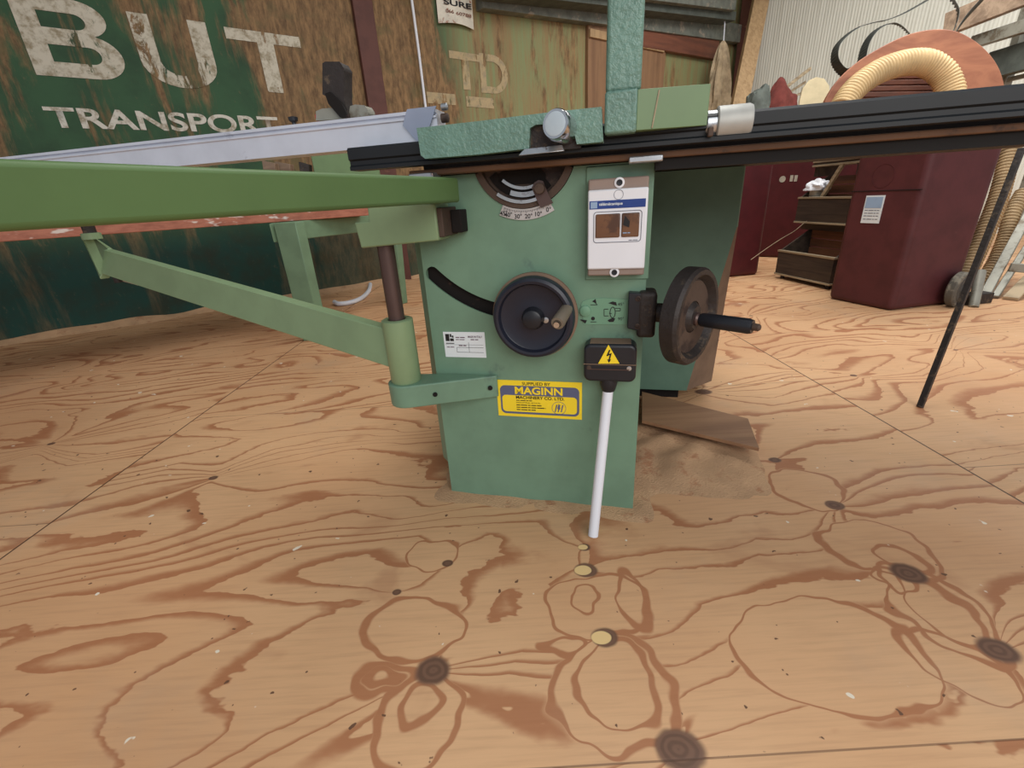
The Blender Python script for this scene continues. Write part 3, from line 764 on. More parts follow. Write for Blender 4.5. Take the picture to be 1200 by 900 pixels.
hd = MB(SAW).lathe(hb0+axs*.018, axs, [(0, .011), (.004, .013), (.045, .0138), (.088, .0138), (.094, .012), (.0945, .004)], 28).build('crank_handle', M['blk'], w2)
MB(SAW).lathe(hb0+axs*.112, axs, [(0, .0065), (.010, .0065), (.013, .004)], 10).build('handle_screw', M['rust'], hd)

# starter switch box
BD = -.028
sw_px = [(689, 206), (764, 203), (753, 325), (687, 325)]
s0_, s1_ = P(689.5, 209, BD)[0], P(761, 207, BD)[0]; z1_, z0_ = P(725, 208, BD)[1], P(720, 323, BD)[1]
sb = MB(SAW).box((s0_, BD, z0_), (s1_, 0, z1_)).build('switch_box', M['taupe'], A, bevel=.003)
bp = P(725, 203, -.004)
MB(SAW).box((s0_-.006, -.004, z0_-.012), (s1_+.01, 0, z1_+.022)).build('backing_plate', M['cab'], sb, bevel=.002)
za, zb_2 = P(725, 221, BD)[1], P(720, 315, BD)[1]
cv = MB(SAW).box((s0_, BD-.006, zb_2), (s1_, BD+.002, za)).build('switch_cover', M['white'], sb, bevel=.003)
for (x, y) in ((726, 214), (720, 319)):
    s_, z_ = P(x, y, BD); MB(SAW).lathe((s_, BD+.001, z_), (0, -1, 0), [(0, .009), (.003, .009), (.004, .006)], 24).build('screw_collar', M['white'], sb)
    MB(SAW).lathe((s_, BD-.003, z_), (0, -1, 0), [(0, .0055), (.0015, .005), (.001, .001)], 20).build('cover_screw', M['blk'], sb)
FD = BD-.0062
def PF(x, y): return P(x, y, FD)
a_, b_ = PF(691, 238), PF(759, 234)
z_ = PF(725, 239)[1]
MB(SAW).box((s0_+.003, FD-.0004, z_-.007), (s1_-.004, FD, z_+.007)).build('blue_band', M['blue'], cv)
MB(SAW).box((s0_+.005, FD-.0008, z_-.0055), (s0_+.017, FD-.0003, z_+.0055)).build('logo_square', M['label_blue'], cv)
text('band_lettering', 'télémécanique', SAW, M['paper'], cv, box=(s0_+.020, s0_+.062, z_-.003, z_+.0035), d=FD-.0008, bold=.02)
cc = PF(725, 228); plate('round_mark', SAW, [circ(*cc, .0085), circ(*cc, .0078)], FD-.0004, .0004, M['ringink'], cv)
w0, w1 = PF(696, 264)[0]-.001, PF(752, 264)[0]; h0_, h1_ = PF(725, 284)[1], PF(725, 247)[1]
plate('window_outline', SAW, [rrect(w0, h0_, w1, h1_, .006), rrect(w0+.0012, h0_+.0012, w1-.0012, h1_-.0012, .005)], FD-.0004, .0004, M['ringink'], cv)
hz0, hz1 = PF(725, 278)[1], PF(725, 250)[1]; xm = PF(727.5, 264)[0]
u0_, u1_ = PF(698, 264)[0], PF(749, 264)[0]
MB(SAW).box((u0_, FD-.003, hz0), (xm-.0015, FD+.002, hz1)).build('stop_button', M['amber'], cv, bevel=.002)
MB(SAW).box((xm+.0015, FD-.003, hz0), (u1_, FD+.002, hz1)).build('start_button', M['amber'], cv, bevel=.002)
mb = MB(SAW); zz = hz1-.004; xx = xm+.004
flat(mb, [(xx, zz-.016), (xx+.003, zz), (xx+.012, zz-.011), (xx+.011, zz-.021)], FD-.0036)
mb.build('button_arrow', M['ink'], cv, smooth=False)
join_texts('button_print', [('~', dict(box=(xx, xx+.013, hz0+.006, hz0+.009), d=FD-.0036))], SAW, M['label_blue'], cv)
join_texts('cover_marks', [('~', dict(box=(w1-.022, w1-.006, h0_+.002, h0_+.0045), d=FD-.0004))], SAW, M['ringink'], cv)

# junction box with warning triangle, conduit
JD = -.045
j0 = P(684, 399, JD); j1 = P(747, 447, JD)
s0j, s1j = P(684, 425, JD)[0], P(746, 425, JD)[0]; z0j, z1j = P(715, 448, JD)[1], P(715, 404, JD)[1]
zm = P(715, 427, JD)[1]
mbj = [V((s, JD, z)) for s, z in rrect(s0j, z0j, s1j, z1j, .014)]
jbx = MB(SAW).prism(mbj, (0, -JD, 0)).build('junction_box', M['blk'], A, bevel=.006, seg=3)
plate('top_dust', SAW, [[(s0j+.010, 0), (s1j-.010, 0), (s1j-.010, .0008), (s0j+.010, .0008)]], 0, .001, M['dust'], jbx).hide_render = False
bpy.data.objects.remove(jbx.children[0])
MB(SAW).box((s0j+.012, JD+.007, z1j-.0002), (s1j-.012, -.002, z1j+.0008)).build('dust_layer', M['dust'], jbx)
MB(SAW).box((s0j-.0005, JD-.001, zm-.0012), (s1j+.0005, JD+.002, zm+.0004)).build('lid_seam', M['dust'], jbx)
MB(SAW).box((s0j+.010, JD-.0015, zm-.012), (s1j-.014, JD+.001, zm-.010)).build('lid_ridge', M['post'], jbx)
for i, x in enumerate((s0j+.011, s1j-.014)):
    MB(SAW).lathe((x, JD+.001, zm-.008), (0, -1, 0), [(0, .005), (.002, .0048), (.0025, .001)], 20).build('lid_screw', M['rust'] if i == 0 else M['silver'], jbx)
tA, tB, tC = P(713, 404, JD-.001), P(701, 426, JD-.001), P(726, 426, JD-.001)
ws = plate('warning_triangle', SAW, [[tA, tB, tC]], JD-.0018, .0012, M['yellow'], jbx)
def tri(u, v): return (tB[0]+(tC[0]-tB[0])*u, tB[1]+(tA[1]-tB[1])*v)
mb = MB(SAW)
flat(mb, [tri(.49, .74), tri(.56, .74), tri(.46, .42), tri(.38, .42)], JD-.0024)
flat(mb, [tri(.38, .42), tri(.42, .50), tri(.62, .58), tri(.60, .50)], JD-.0024)
flat(mb, [tri(.62, .58), tri(.54, .54), tri(.48, .20), tri(.55, .20)], JD-.0024)
flat(mb, [tri(.42, .24), tri(.60, .24), tri(.505, .06)], JD-.0024)
mb.build('lightning_bolt', M['ink'], ws, smooth=False)
gx, gz = P(713, 452, -.025); gx2, gz2 = P(712, 461, -.025)
MB(SAW).lathe((gx, -.026, z0j+.004), (0, 0, -1), [(0, .018), (.012, .019), (.024, .016), (.030, .014)], 28).build('cable_gland', M['blk'], jbx)
pf = toS(FL(695, 630)); pt_ = V((gx, -.026, z0j-.018))
pf = V((pf.x, pf.y, .006))
MB(SAW).cyl(pt_, pf, .0112, seg=28).build('conduit_pipe', M['pvc'], A)
# yellow supplier label
ax0, ax1 = P(583, 465)[0], P(682, 470)[0]; az0, az1 = P(632, 489)[1], P(632, 446.5)[1]
yl = MB(SAW).box((ax0, -.0012, az0), (ax1, -.0001, az1)).build('supplier_label', M['yellow'], A)
Wd, Hd = ax1-ax0, az1-az0
def yb(x0, y0, x1, y1, r): return rrect(ax0+Wd*x0, az0+Hd*y0, ax0+Wd*x1, az0+Hd*y1, r)
plate('label_border', SAW, [yb(.04, .08, .97, .86, .012), yb(.06, .135, .945, .60, .009)], -.0018, .0005, M['slate'], yl)
join_texts('label_line', [('SUPPLIED BY', dict(box=(ax0+Wd*.31, ax0+Wd*.64, az0+Hd*.88, az0+Hd*.965), d=-.0016, bold=.01)),
    ('MACHINERY CO. LTD.', dict(box=(ax0+Wd*.23, ax0+Wd*.80, az0+Hd*.505, az0+Hd*.59), d=-.0024, bold=.015)),
    ('~', dict(box=(ax0+Wd*.23, ax0+Wd*.42, az0+Hd*.44, az0+Hd*.475), d=-.0018)),
    ('INDUSTRIAL ESTATE,', dict(box=(ax0+Wd*.23, ax0+Wd*.52, az0+Hd*.375, az0+Hd*.415), d=-.0018)),
    ('~', dict(box=(ax0+Wd*.23, ax0+Wd*.53, az0+Hd*.31, az0+Hd*.35), d=-.0018)),
    ('~', dict(box=(ax0+Wd*.23, ax0+Wd*.58, az0+Hd*.245, az0+Hd*.285), d=-.0018)),
    ('~', dict(box=(ax0+Wd*.23, ax0+Wd*.46, az0+Hd*.18, az0+Hd*.22), d=-.0018))], SAW, M['ink'], yl)
text('label_name', 'MAGINN', SAW, M['yellow'], yl, box=(ax0+Wd*.22, ax0+Wd*.78, az0+Hd*.635, az0+Hd*.84), d=-.0024, bold=.03)
cc = (ax0+Wd*.735, az0+Hd*.29)
plate('logo_ring', SAW, [circ(*cc, .0165), circ(*cc, .0155)], -.0018, .0004, M['ringink'], yl)
mb = MB(SAW)
for dx in (-.007, 0, .007):
    x, z = cc[0]+dx, cc[1]
    flat(mb, [(x-.003, z-.010), (x-.0005, z-.010), (x+.0035, z+.008), (x+.001, z+.009)], -.0020)
flat(mb, [(cc[0]-.0035, cc[1]), (cc[0], cc[1]+.012), (cc[0]+.0035, cc[1]), (cc[0], cc[1]-.006)], -.0024)
mb.build('logo_mark', M['slate'], yl, smooth=False)
# white maker's plate
bx0, bx1 = P(521, 404)[0], P(569, 405)[0]; bz0, bz1 = P(546, 418.5)[1], P(546, 389)[1]
wl_ = MB(SAW).box((bx0, -.0012, bz0), (bx1, -.0001, bz1)).build('maker_plate', M['paper'], A)
Wd, Hd = bx1-bx0, bz1-bz0
def q4(x0, z0, x1, z1): return [(bx0+Wd*x0, bz0+Hd*z0), (bx0+Wd*x1, bz0+Hd*z0), (bx0+Wd*x1, bz0+Hd*z1), (bx0+Wd*x0, bz0+Hd*z1)]
mb = MB(SAW)
flat(mb, q4(.05, .64, .145, .92), -.0018); flat(mb, q4(.16, .64, .25, .75), -.0018); flat(mb, q4(.16, .80, .20, .92), -.0018); flat(mb, q4(.21, .78, .25, .86), -.0018)
flat(mb, q4(.05, .54, .25, .57), -.0018)
for (a, b, c, d) in ((.30, .39, .95, .40), (.30, .20, .95, .21), (.30, .20, .305, .40), (.60, .20, .605, .60), (.03, .50, .95, .505)): flat(mb, q4(a, b, c, d), -.0018)
mb.build('plate_logo', M['ink'], wl_, smooth=False)
join_texts('plate_line', [('~', dict(box=(bx0+Wd*.30, bx0+Wd*.52, bz0+Hd*.76, bz0+Hd*.82), d=-.0018, bold=.01)), ('~', dict(box=(bx0+Wd*.30, bx0+Wd*.52, bz0+Hd*.68, bz0+Hd*.73), d=-.0018)),
    ('MADE IN ITALY', dict(box=(bx0+Wd*.60, bx0+Wd*.94, bz0+Hd*.78, bz0+Hd*.86), d=-.0018, bold=.02)), ('~', dict(box=(bx0+Wd*.66, bx0+Wd*.84, bz0+Hd*.68, bz0+Hd*.74), d=-.0018)),
    ('~', dict(box=(bx0+Wd*.06, bx0+Wd*.24, bz0+Hd*.38, bz0+Hd*.43), d=-.0018)), ('~', dict(box=(bx0+Wd*.36, bx0+Wd*.54, bz0+Hd*.44, bz0+Hd*.50), d=-.0018))], SAW, simple('printed_plum', (104, 70, 88), .6), wl_)

# ---- outrigger: lower bracket, collar, post, upper block, swing arm, long beam
zbk = P(580, 441, -.012)[1]; zbl = P(580, 466, -.012)[1]
bl = FL(453, 455, zbk); brr = SAW @ V((P(582, 441, -.008)[0], -.008, zbk))
colp = FL(467, 443, zbk)
along = (brr-bl).normalized(); side = V((-along.y, along.x, 0))
wbk = .075
hT = zbk-zbl
outl = [bl+side*.0, brr, brr+side*wbk*.0, V((brr.x, brr.y, zbk))]
cB = bl+along*.042+side*.038
pts = []
for i in range(13):
    an = pi/2+pi*i/12; pts.append(cB+along*(cos(an)*.042)+side*(sin(an)*.042))
pts = pts[::1]
ea = SAW @ V((toS(brr).x, -.001, zbk)); eb = SAW @ V((toS(brr).x-.11, -.001, zbk))
poly = [V((p.x, p.y, zbl)) for p in (pts + [brr, ea, eb])]
bk = MB().prism(poly, (0, 0, hT)).build('lower_bracket', M['cab'], A, bevel=.003)
for t in (.42, .93):
    c = bl.lerp(brr, t); c.z = (zbk+zbl)/2
    MB().lathe(c-side*.0052, side, [(0, .0055), (.0005, .0055), (.004, .005)], 16).build('bolt_hole', M['hole'], bk)
rC = .033
cz1 = None
cpos = cB.copy(); cpos.z = zbk
zd = (cpos-CAM).dot(fw)
# collar height from pixel row 377
def z_at(pos, x, y):
    n = V((fw.x, fw.y, 0)).normalized(); return PL(x, y, pos, n).z
zct = z_at(cpos-V((0, rC, 0)), 462, 378)
co = MB().lathe(cpos, (0, 0, 1), [(0, rC), (.002, rC+.001), (zct-zbk-.002, rC+.001), (zct-zbk, rC-.002), (zct-zbk, .021), (zct-zbk-.004, .020)], 48).build('pivot_collar', M['strut'], A)
zpt = z_at(cpos, 437, 284)
MB().cyl(V((cpos.x, cpos.y, zbk+.02)), V((cpos.x, cpos.y, zpt+.02)), .0175, seg=32).build('pivot_post', M['post'], A)
# swing arm
zdd = zd
a_t = ZP(444, 383, zdd-.012); a_b = ZP(449, 434, zdd-.012)
kL = 1.48
l_t = ZP(120, 293, zdd*kL); l_b = ZP(119, 321, zdd*kL)
l_tt = ZP(92, 277, zdd*kL); l_bb = ZP(117, 328, zdd*kL)
dirp = V((l_t.x-a_t.x, l_t.y-a_t.y, 0)).normalized(); prp = V((dirp.y, -dirp.x, 0))
if prp.y < 0: prp = -prp
th = prp*.030
mb = MB()
a_t2 = V((cpos.x, cpos.y, a_t.z)) - prp*.015; a_b2 = V((cpos.x, cpos.y, a_b.z)) - prp*.015
f_ = [a_b2, l_b, V(l_bb), V((l_bb.x, l_bb.y, l_tt.z-.006)), l_t, a_t2]
mb.prism(f_, th)
mb.build('swing_arm', M['strut'], A, bevel=.003)
tipw = .035
hgt = (l_tt-l_bb)
tdir = -dirp
pc = V((l_bb.x, l_bb.y, l_tt.z)) + tdir*.028 + prp*.015
MB().lathe(V((pc.x, pc.y, l_tt.z-.01)), (0, 0, 1), [(0, .027), (.018, .027), (.020, .022)], 28).build('pin_collar', M['strut'], A)
MB().cyl(V((pc.x, pc.y, l_tt.z-.005)), V((pc.x, pc.y, .752)), .018, seg=24).build('support_pin', M['iron'], A)
MB().tube([V((pc.x+.05, pc.y, l_bb.z-.005)), V((pc.x+.09, pc.y, l_bb.z-.02)), V((pc.x+.15, pc.y, l_bb.z-.012))], .006, 8).build('locking_lever', M['silver'], A)
MB().cyl(V((pc.x+.03, pc.y, l_bb.z-.012)), V((pc.x+.03, pc.y, l_bb.z+.02)), .012, seg=12).build('locking_nut', M['iron'], A)
# long outrigger beam (coming towards the camera on the left)
zE = (SAW @ V((P(537, 220, -.09)[0], -.09, .7))-CAM).dot(fw)
rtp = ZP(537, 208, zE); rbt = ZP(537, 237, zE)
ztop, zbot = rtp.z, rbt.z
lft = FL(0, 185, ztop); bd_ = V((lft.x-rtp.x, lft.y-rtp.y, 0)).normalized(); bs = V((-bd_.y, bd_.x, 0))
if bs.y < 0: bs = -bs
end = lft+bd_*.14
sec = [V((rtp.x, rtp.y, zbot)), V((rtp.x, rtp.y, ztop)), V((rtp.x, rtp.y, ztop))+bs*.05, V((rtp.x, rtp.y, zbot))+bs*.05]
bm_ = MB().prism(sec, V((end.x-rtp.x, end.y-rtp.y, 0))).build('outrigger_beam', M['beam'], A, bevel=.005, seg=3)
# crossbar carried by the pin and by the beam
cq = V((lft.x, lft.y, 0))
cb0 = V((pc.x, pc.y, .752))
cb1 = V((end.x, end.y, .752))-bd_*.05+bs*.05
cbd = (cb1-cb0).normalized(); cbs = V((-cbd.y, cbd.x, 0))*.02
MB().prism([cb0-cbd*.03-cbs, cb0-cbd*.03+cbs, cb1+cbs, cb1-cbs], (0, 0, .012)).build('outrigger_crossbar', M['beam'], A, bevel=.002)
# upper block
zbz = zbot-.001
zU = zd-.045
ux = [SAW @ P3(x, y, -.088) for x, y in ((415, 261), (423, 291), (514, 282), (509, 238), (430, 241), (432, 259))]
n_ = V((0, 1, 0))
ublk = MB().prism(ux, SD*.072).build('upper_block', M['strut'], A, bevel=.003)
c1_ = ZP(513, 262, zU)
mA = P3(513, 281, -.088); mB = P3(510, 241, -.088)
MB(SAW).box((mA.x-.012, -.082, mA.z+.004), (mA.x+.012, -.001, mB.z-.004)).build('block_mount', M['rust'], A, bevel=.002)
MB(SAW).box((mA.x+.0125, -.04, mA.z+.008), (mA.x+.034, -.001, mB.z-.010)).build('mount_shadow', M['hole'], A, bevel=.002)  # dark box standing in for the shadow beside the block mount

# ------------------------------------------------------------------ sliding crosscut fence (aluminium)
AD = -.02
zA0 = P(470, 170, AD)[1]; zA1 = P(470, 132, AD)[1]; sA1 = P(512, 140, AD)[0]; sA0 = P(42, 180, AD)[0]
al = thing('crosscut_fence', 'long silver aluminium crosscut fence with grey taped end, lying across saw table', 'fence', SAW @ TM((sA1-.2, AD, zA0)))
h = zA1-zA0
def crosssec(z0, h):
    return [(AD, z0), (AD, z0+h*.72), (AD-.004, z0+h*.74), (AD-.004, z0+h*.80), (AD+.004, z0+h*.82), (AD+.004, z0+h*.88), (AD-.003, z0+h*.90), (AD-.003, z0+h), (AD+.045, z0+h), (AD+.045, z0)]
MB(SAW).prism([V((sA0-.3, d, z)) for d, z in crosssec(zA0, h)], (sA1-sA0+.3, 0, 0)).build('fence_profile', M['alu'], al)
tpx = [(477, 128), (511, 124), (500, 158), (489, 166), (472, 147), (474, 138)]
tp3 = [P(x, y, AD-.006) for x, y in tpx]
plate('grey_tape', SAW, [tp3], AD-.006, .0018, M['tape'], al)
s_, z_ = P(517, 133, AD)
MB(SAW).lathe((s_-.004, AD+.012, z_-.006), (1, 0, 0), [(0, .008), (.012, .008), (.014, .004)], 16).build('end_bolt', M['rust'], al)
MB(SAW).lathe((s_-.002, AD+.012, z_+.012), (1, 0, 0), [(0, .006), (.010, .006), (.012, .003)], 16).build('end_bolt', M['silver'], al)
# flip stop on the fence
fst = thing('fence_stop', 'black lever stop with grey round clamp, standing on the aluminium fence', 'fence stop', SAW @ TM((P(410, 140, .02)[0], .03, zA1)))
FDp = .02
up = [P(x, y, FDp) for x, y in ((382, 76), (385, 74), (402, 74), (407, 82), (407, 118), (413, 138), (403, 138), (394, 118), (382, 112))]
plate('stop_lever', SAW, [up], FDp-.012, .030, M['iron'], fst, .003)
up2 = [P(x, y, FDp-.014) for x, y in ((382, 110), (388, 108), (402, 122), (410, 138), (400, 138), (386, 122))]
plate('stop_link', SAW, [up2], FDp-.018, .006, M['hole'], fst, .001)
dm = [P(x, y, FDp) for x, y in ((373, 138), (373, 131), (380, 128), (394, 127), (399, 133), (404, 137), (404, 140), (373, 142))]
plate('clamp_body', SAW, [dm], FDp-.008, .035, M['greymetal'], fst, .003)
s_, z_ = P(372, 137, FDp); MB(SAW).lathe((s_+.004, FDp+.008, z_), (-1, 0, 0), [(0, .007), (.010, .007), (.011, .002)], 16).build('red_button', simple('red_plastic', (176, 56, 60), .5), fst)
kk = [P(x, y, FDp) for x, y in ((411, 132), (412, 125), (418, 123), (429, 124), (433, 130), (433, 136), (411, 139))]
plate('clamp_knob', SAW, [kk], FDp-.006, .028, M['greymetal'], fst, .004)
stp = P(341, 144, .02)
tag(MB(SAW).lathe((stp[0], .03, zA1), (0, 0, 1), [(0, .005), (.012, .004), (.016, .009), (.022, .010), (.024, .004)], 16).build('thumb_screw', M['blk']), 'tiny black thumb screw standing on the aluminium fence below rust-covered wall', 'screw')

# ------------------------------------------------------------------ rip fence casting
rf = thing('rip_fence', 'hammered green cast rip fence with upright column and chrome clamp knob, above saw panel', 'rip fence', SAW @ TM((.05, -.1, zt)))
GD = -.095
c_ = [(488, 150), (560, 142), (640, 132), (705, 125), (707, 166), (676, 169), (674, 160), (672, 150), (662, 146), (650, 145), (628, 146), (621, 150), (620, 174), (560, 181), (498, 186), (493, 182)]
cp = plate('fence_casting', SAW, [[P(x, y, GD) for x, y in c_]], GD, .024, M['cast'], rf, .0025)
MB(SAW).box((P(618, 160, GD+.03)[0], GD+.012, P(640, 176, GD)[1]), (P(680, 160, GD)[0], GD+.0238, P(640, 146, GD)[1])).build('clamp_recess', M['iron'], rf)
a_ = P(622, 174, GD); b_ = P(662, 171, GD)
MB(SAW).prism([V((a_[0]-.02, GD-.012, a_[1]-.010)), V((b_[0], GD-.012, b_[1]-.008)), V((b_[0]-.005, GD-.004, b_[1]+.002)), V((a_[0]-.01, GD-.004, a_[1]))], (0, .012, 0)).build('clamp_shoe', M['silver'], rf, bevel=.001)
kc = P(659, 149, GD-.03)
kb = MB(SAW).lathe((kc[0]+.002, GD+.02, kc[1]), (-.28, -1, .12), [(0, .0225), (.03, .0235), (.046, .0232), (.051, .021), (.051, .0185)], 48).build('clamp_knob', M['chrome'], rf)
kax = V((-.28, -1, .12)).normalized(); MB(SAW).lathe(V((kc[0]+.002, GD+.02, kc[1]))+kax*.0500, kax, [(0, .0178), (.0012, .0175), (.0018, .015), (.0018, .0005)], 40).build('knob_face', M['face'], kb)
CD = -.10
bl_ = P(708, 158, CD); bt_ = P(708, 107, CD); brr_ = P(746, 155, CD)
zB0, zB1 = bl_[1], bt_[1]
e0 = V((brr_[0], CD, 0)); 
e1 = P3(830, 130, -.0745)
MB(SAW).box((bl_[0], CD, zB0), (brr_[0], CD+.0285, zB1)).build('column_base', M['cast'], rf, bevel=.004)
hx = MB(SAW).prism([V((brr_[0]-.001, CD+.001, zB0+.002)), V((e1.x, e1.y, zB0+.003)), V((e1.x, e1.y+.002, zB0+.003)), V((brr_[0]-.001, CD+.028, zB0+.002))], (0, 0, zB1-zB0-.004)).build('fence_body', M['smooth'], rf, bevel=.002)
a_ = V((brr_[0], CD, 0)).lerp(V((e1.x, e1.y, 0)), .29)
nv = V((e1.y-CD, -(e1.x-brr_[0]), 0)).normalized()
tv = V((e1.x-brr_[0], e1.y-CD, 0)).normalized()*.001
MB(SAW).prism([V((a_.x, a_.y, zB0+.004))+nv*.0006-tv*8-tv, V((a_.x, a_.y, zB0+.004))+nv*.0006-tv*8+tv, V((a_.x, a_.y, zB1-.005))+nv*.0006+tv, V((a_.x, a_.y, zB1-.005))+nv*.0006-tv], -nv*.001).build('body_scratch', M['edge'], rf)
cA = P(709.5, 108, CD+.008); cBx = P(751, 108, CD+.008)
MB(SAW).box((cA[0], CD+.006, zB1-.002), (cBx[0], CD+.045, zB1+.42)).build('fence_column', M['cast'], rf, bevel=.006, seg=3)
# sleeve clamp on the rail
sl0, sl1 = P(840, 140, -.06)[0], P(881, 140, -.06)[0]; zc_ = P(860, 141, -.076)[1]
MB(SAW).lathe((sl0, -.052, zc_), (1, 0, 0), [(0, .0225), (.002, .0245), (sl1-sl0-.004, .0245), (sl1-sl0, .0225)], 40).build('rail_sleeve', M['sleeve'], rf)
MB(SAW).lathe((sl0-.016, -.052, zc_), (1, 0, 0), [(0, .018), (.002, .0195), (.020, .0195)], 36).build('sleeve_collar', M['silver'], rf)
MB(SAW).box((e1.x+.002, -.080, zc_-.020), (sl0-.006, -.0705, zc_-.006)).build('sleeve_mount', M['rust'], rf, bevel=.002)

# ------------------------------------------------------------------ floor clutter near the saw
pz = .032
bp_ = [FL(752, 462, pz), FL(876, 494, pz), FL(889, 529, pz), FL(752, 496, pz)]
tag(MB().prism(bp_, (0, 0, .011)).build('plywood_offcut', M['scrap'], bevel=.001), 'flat brown plywood offcut lying on sawdust right of the saw base', 'plywood offcut')
# sawdust heap
cen = (bp_[0]+bp_[2])/2
hm = MB(SAW); nx, ny = 60, 40; grid = []
for j in range(ny+1):
    row = []
    for i in range(nx+1):
        s_ = -.34+i*(.98/nx); d_ = -.10+j*(.62/ny)
        w = SAW @ V((s_, d_, 0))
        hgt_ = .030*max(0, 1-((s_-.34)/.24)**2)*max(0, 1-((d_-.28)/.22)**2)
        edge = .012*max(0, 1-(max(0, abs(s_+.02)-.24)/.055)**2)*max(0, 1-(max(0, -d_)/.06)**2) if abs(s_+.02) < .295 and d_ > -.06 else 0
        nz = noise.noise(V((s_*14, d_*14, 0)))*.5+.6
        row.append(hm.bm.verts.new((s_, d_, max(-.004, (hgt_+edge*.6)*nz*1.0-.002))))
    grid.append(row)
for j in range(ny):
    for i in range(nx): hm.face([grid[j][i], grid[j][i+1], grid[j+1][i+1], grid[j+1][i]])
sd = hm.build('sawdust', M['sawdust'])
tag(sd, 'reddish sawdust drifted around the foot of the saw and under offcut', 'sawdust'); sd['kind'] = 'stuff'
dm_ = MB(WALL); n = 90; rows_ = []
for i in range(n+1):
    u = -1.6+5.2*i/n; wv = .10+.10*noise.noise(V((u*2.1, 3, 0)))+.05*noise.noise(V((u*9, 1, 0))); hv = .035+.03*noise.noise(V((u*3, 7, 2)))
    rows_.append([V((u, -.003, -.003)), V((u, -.003, hv)), V((u, -wv*.45, hv*.55)), V((u, -wv, -.001))])
dm_.loft(rows_)
dd_ = tag(dm_.build('sawdust', M['sawdust']), 'long low drift of sawdust along foot of the green container wall', 'sawdust'); dd_['kind'] = 'stuff'
# white cable by the wall
pts = [FL(x, y, .02) for x, y in ((392, 354), (398, 356), (412, 354), (424, 349), (432, 341), (434, 333))]
tag(MB().tube(spline(pts, 8), .018, 10).build('floor_cable', M['pvc']), 'curl of thick white cable on floor near the green stand leg', 'cable')

# ------------------------------------------------------------------ green stand and bench top at the left wall
B0 = ZP(432, 247, 2.80); B0.z = 0; wdir = WX; 
zS = ZP(430, 247, (B0-CAM).dot(fw)).z
bt0 = MB(); 
pA = B0-wdir*3.6
for nm in (0,):
    bt0.prism([V((pA.x, pA.y, zS-.026)), V((B0.x, B0.y, zS-.026)), V((B0.x, B0.y, zS-.026))-WN*.55, V((pA.x, pA.y, zS-.026))-WN*.55], (0, 0, .052))
tag(bt0.build('bench_top', M['benche'], bevel=.003), 'long brown paint-smeared board laid level along the dark green wall', 'board')
zF = zS-.028
stn = thing('machine_stand', 'green steel stand with two broad legs under the paint-smeared board', 'machine stand', TM((B0.x-.4, B0.y, 0)))
L1 = FL(369, 399); L2 = FL(466, 357)
L1t = CAM+ray(333, 268)*((L1-CAM).dot(fw)); 
def lp(x, y, base): return PL(x, y, base, V((0, 1, 0)))
a = L1; 
q = [lp(355, 398, a), lp(377, 398, a), lp(346, 262, a), lp(320, 262, a)]
for v_ in q[:2]: v_.z = 0
for v_ in q[2:]: v_.z = zF-.002
MB().prism(q, V((.03, .05, 0))).build('leg', M['standg'], stn, bevel=.004)
a = L2
q = [lp(461, 357, a), lp(472, 357, a), lp(463, 262, a), lp(445, 262, a)]
for v_ in q[:2]: v_.z = 0
for v_ in q[2:]: v_.z = zF-.002
MB().prism(q, V((.03, .05, 0))).build('leg', M['standg'], stn, bevel=.004)
f0 = L1.copy(); f1 = L2.copy()
fa = lp(316, 262, L1); fb = lp(470, 262, L2)
MB().prism([V((fa.x, fa.y-.01, zF-.10)), V((fb.x, fb.y-.01, zF-.10)), V((fb.x, fb.y-.01, zF)), V((fa.x, fa.y-.01, zF))], V((.02, .08, 0))).build('frame_rail', M['standg'], stn, bevel=.004)
# upright green panel visible between fence and beam
gp = ZP(367, 196, 3.0); gq = ZP(440, 170, 3.2)
tag(MB().prism([V((gp.x, gp.y, zS+.027)), V((gq.x, gq.y, zS+.027)), V((gq.x, gq.y, 1.12)), V((gp.x, gp.y, 1.06))], V((-.05, .22, 0))).build('machine_cover', M['smooth'], bevel=.006), 'light green metal cover glimpsed between aluminium fence and long green beam', 'machine cover')
for i, (x0, x1) in enumerate(((303, 312), (318, 330), (346, 352))):
    a = ZP(x0, 197, 2.75+i*.1); b = ZP(x1, 190, 2.75+i*.1)
    m = M['plank'] if i != 2 else M['iron']
    tag(MB().prism([V((a.x, a.y, zS+.027)), V((b.x, b.y, zS+.027)), V((b.x+.05, b.y, 1.0)), V((a.x+.03, a.y, 1.02))], V((0, .06, 0))).build('wood_offcut' if i != 2 else 'metal_upright', m, bevel=.003),
        ['small upright wood offcut on the bench board, farthest left of those by the green cover', 'wider upright wood offcut on the bench board, just left of the dark metal upright', 'narrow dark metal upright on the bench board beside the light green cover'][i], 'offcut' if i != 2 else 'metal bar')

# ------------------------------------------------------------------ right side: maroon cabinets, crates, hoses
def proj(p):
    d = V(p)-CAM; z = d.dot(fw); return 600+FPX*d.dot(RT)/z, 450-FPX*d.dot(UP)/z
def top_for(pts):                                   # tallest top that stays below the rail's upper edge
    z = 1.8
    while z > .9:
        if all(proj((p.x, p.y, z))[1] > 127-.0935*(proj((p.x, p.y, z))[0]-890)+5 for p in pts): break
        z -= .01
    return z
def cabinet(name, label, pts, Hc, mat, seam=None):
    base = [V((p.x, p.y, 0)) for p in pts]
    c = sum(base, V((0, 0, 0)))/len(base)
    e = thing(name, label, 'cabinet', TM(c))
    MB().prism([p+V((0, 0, .0)) for p in base], (0, 0, Hc)).build('cabinet_body', mat, e, bevel=.03, seg=4)
    return e
A1, A2, A3 = FL(970, 350), FL(1043, 365), FL(1116, 356)
ex = V((2.87, 3.28, 0)); ey = V((A3.x*1.08-.05, A3.y*1.08+.06, 0)); H1 = top_for([A1, A2, A3])
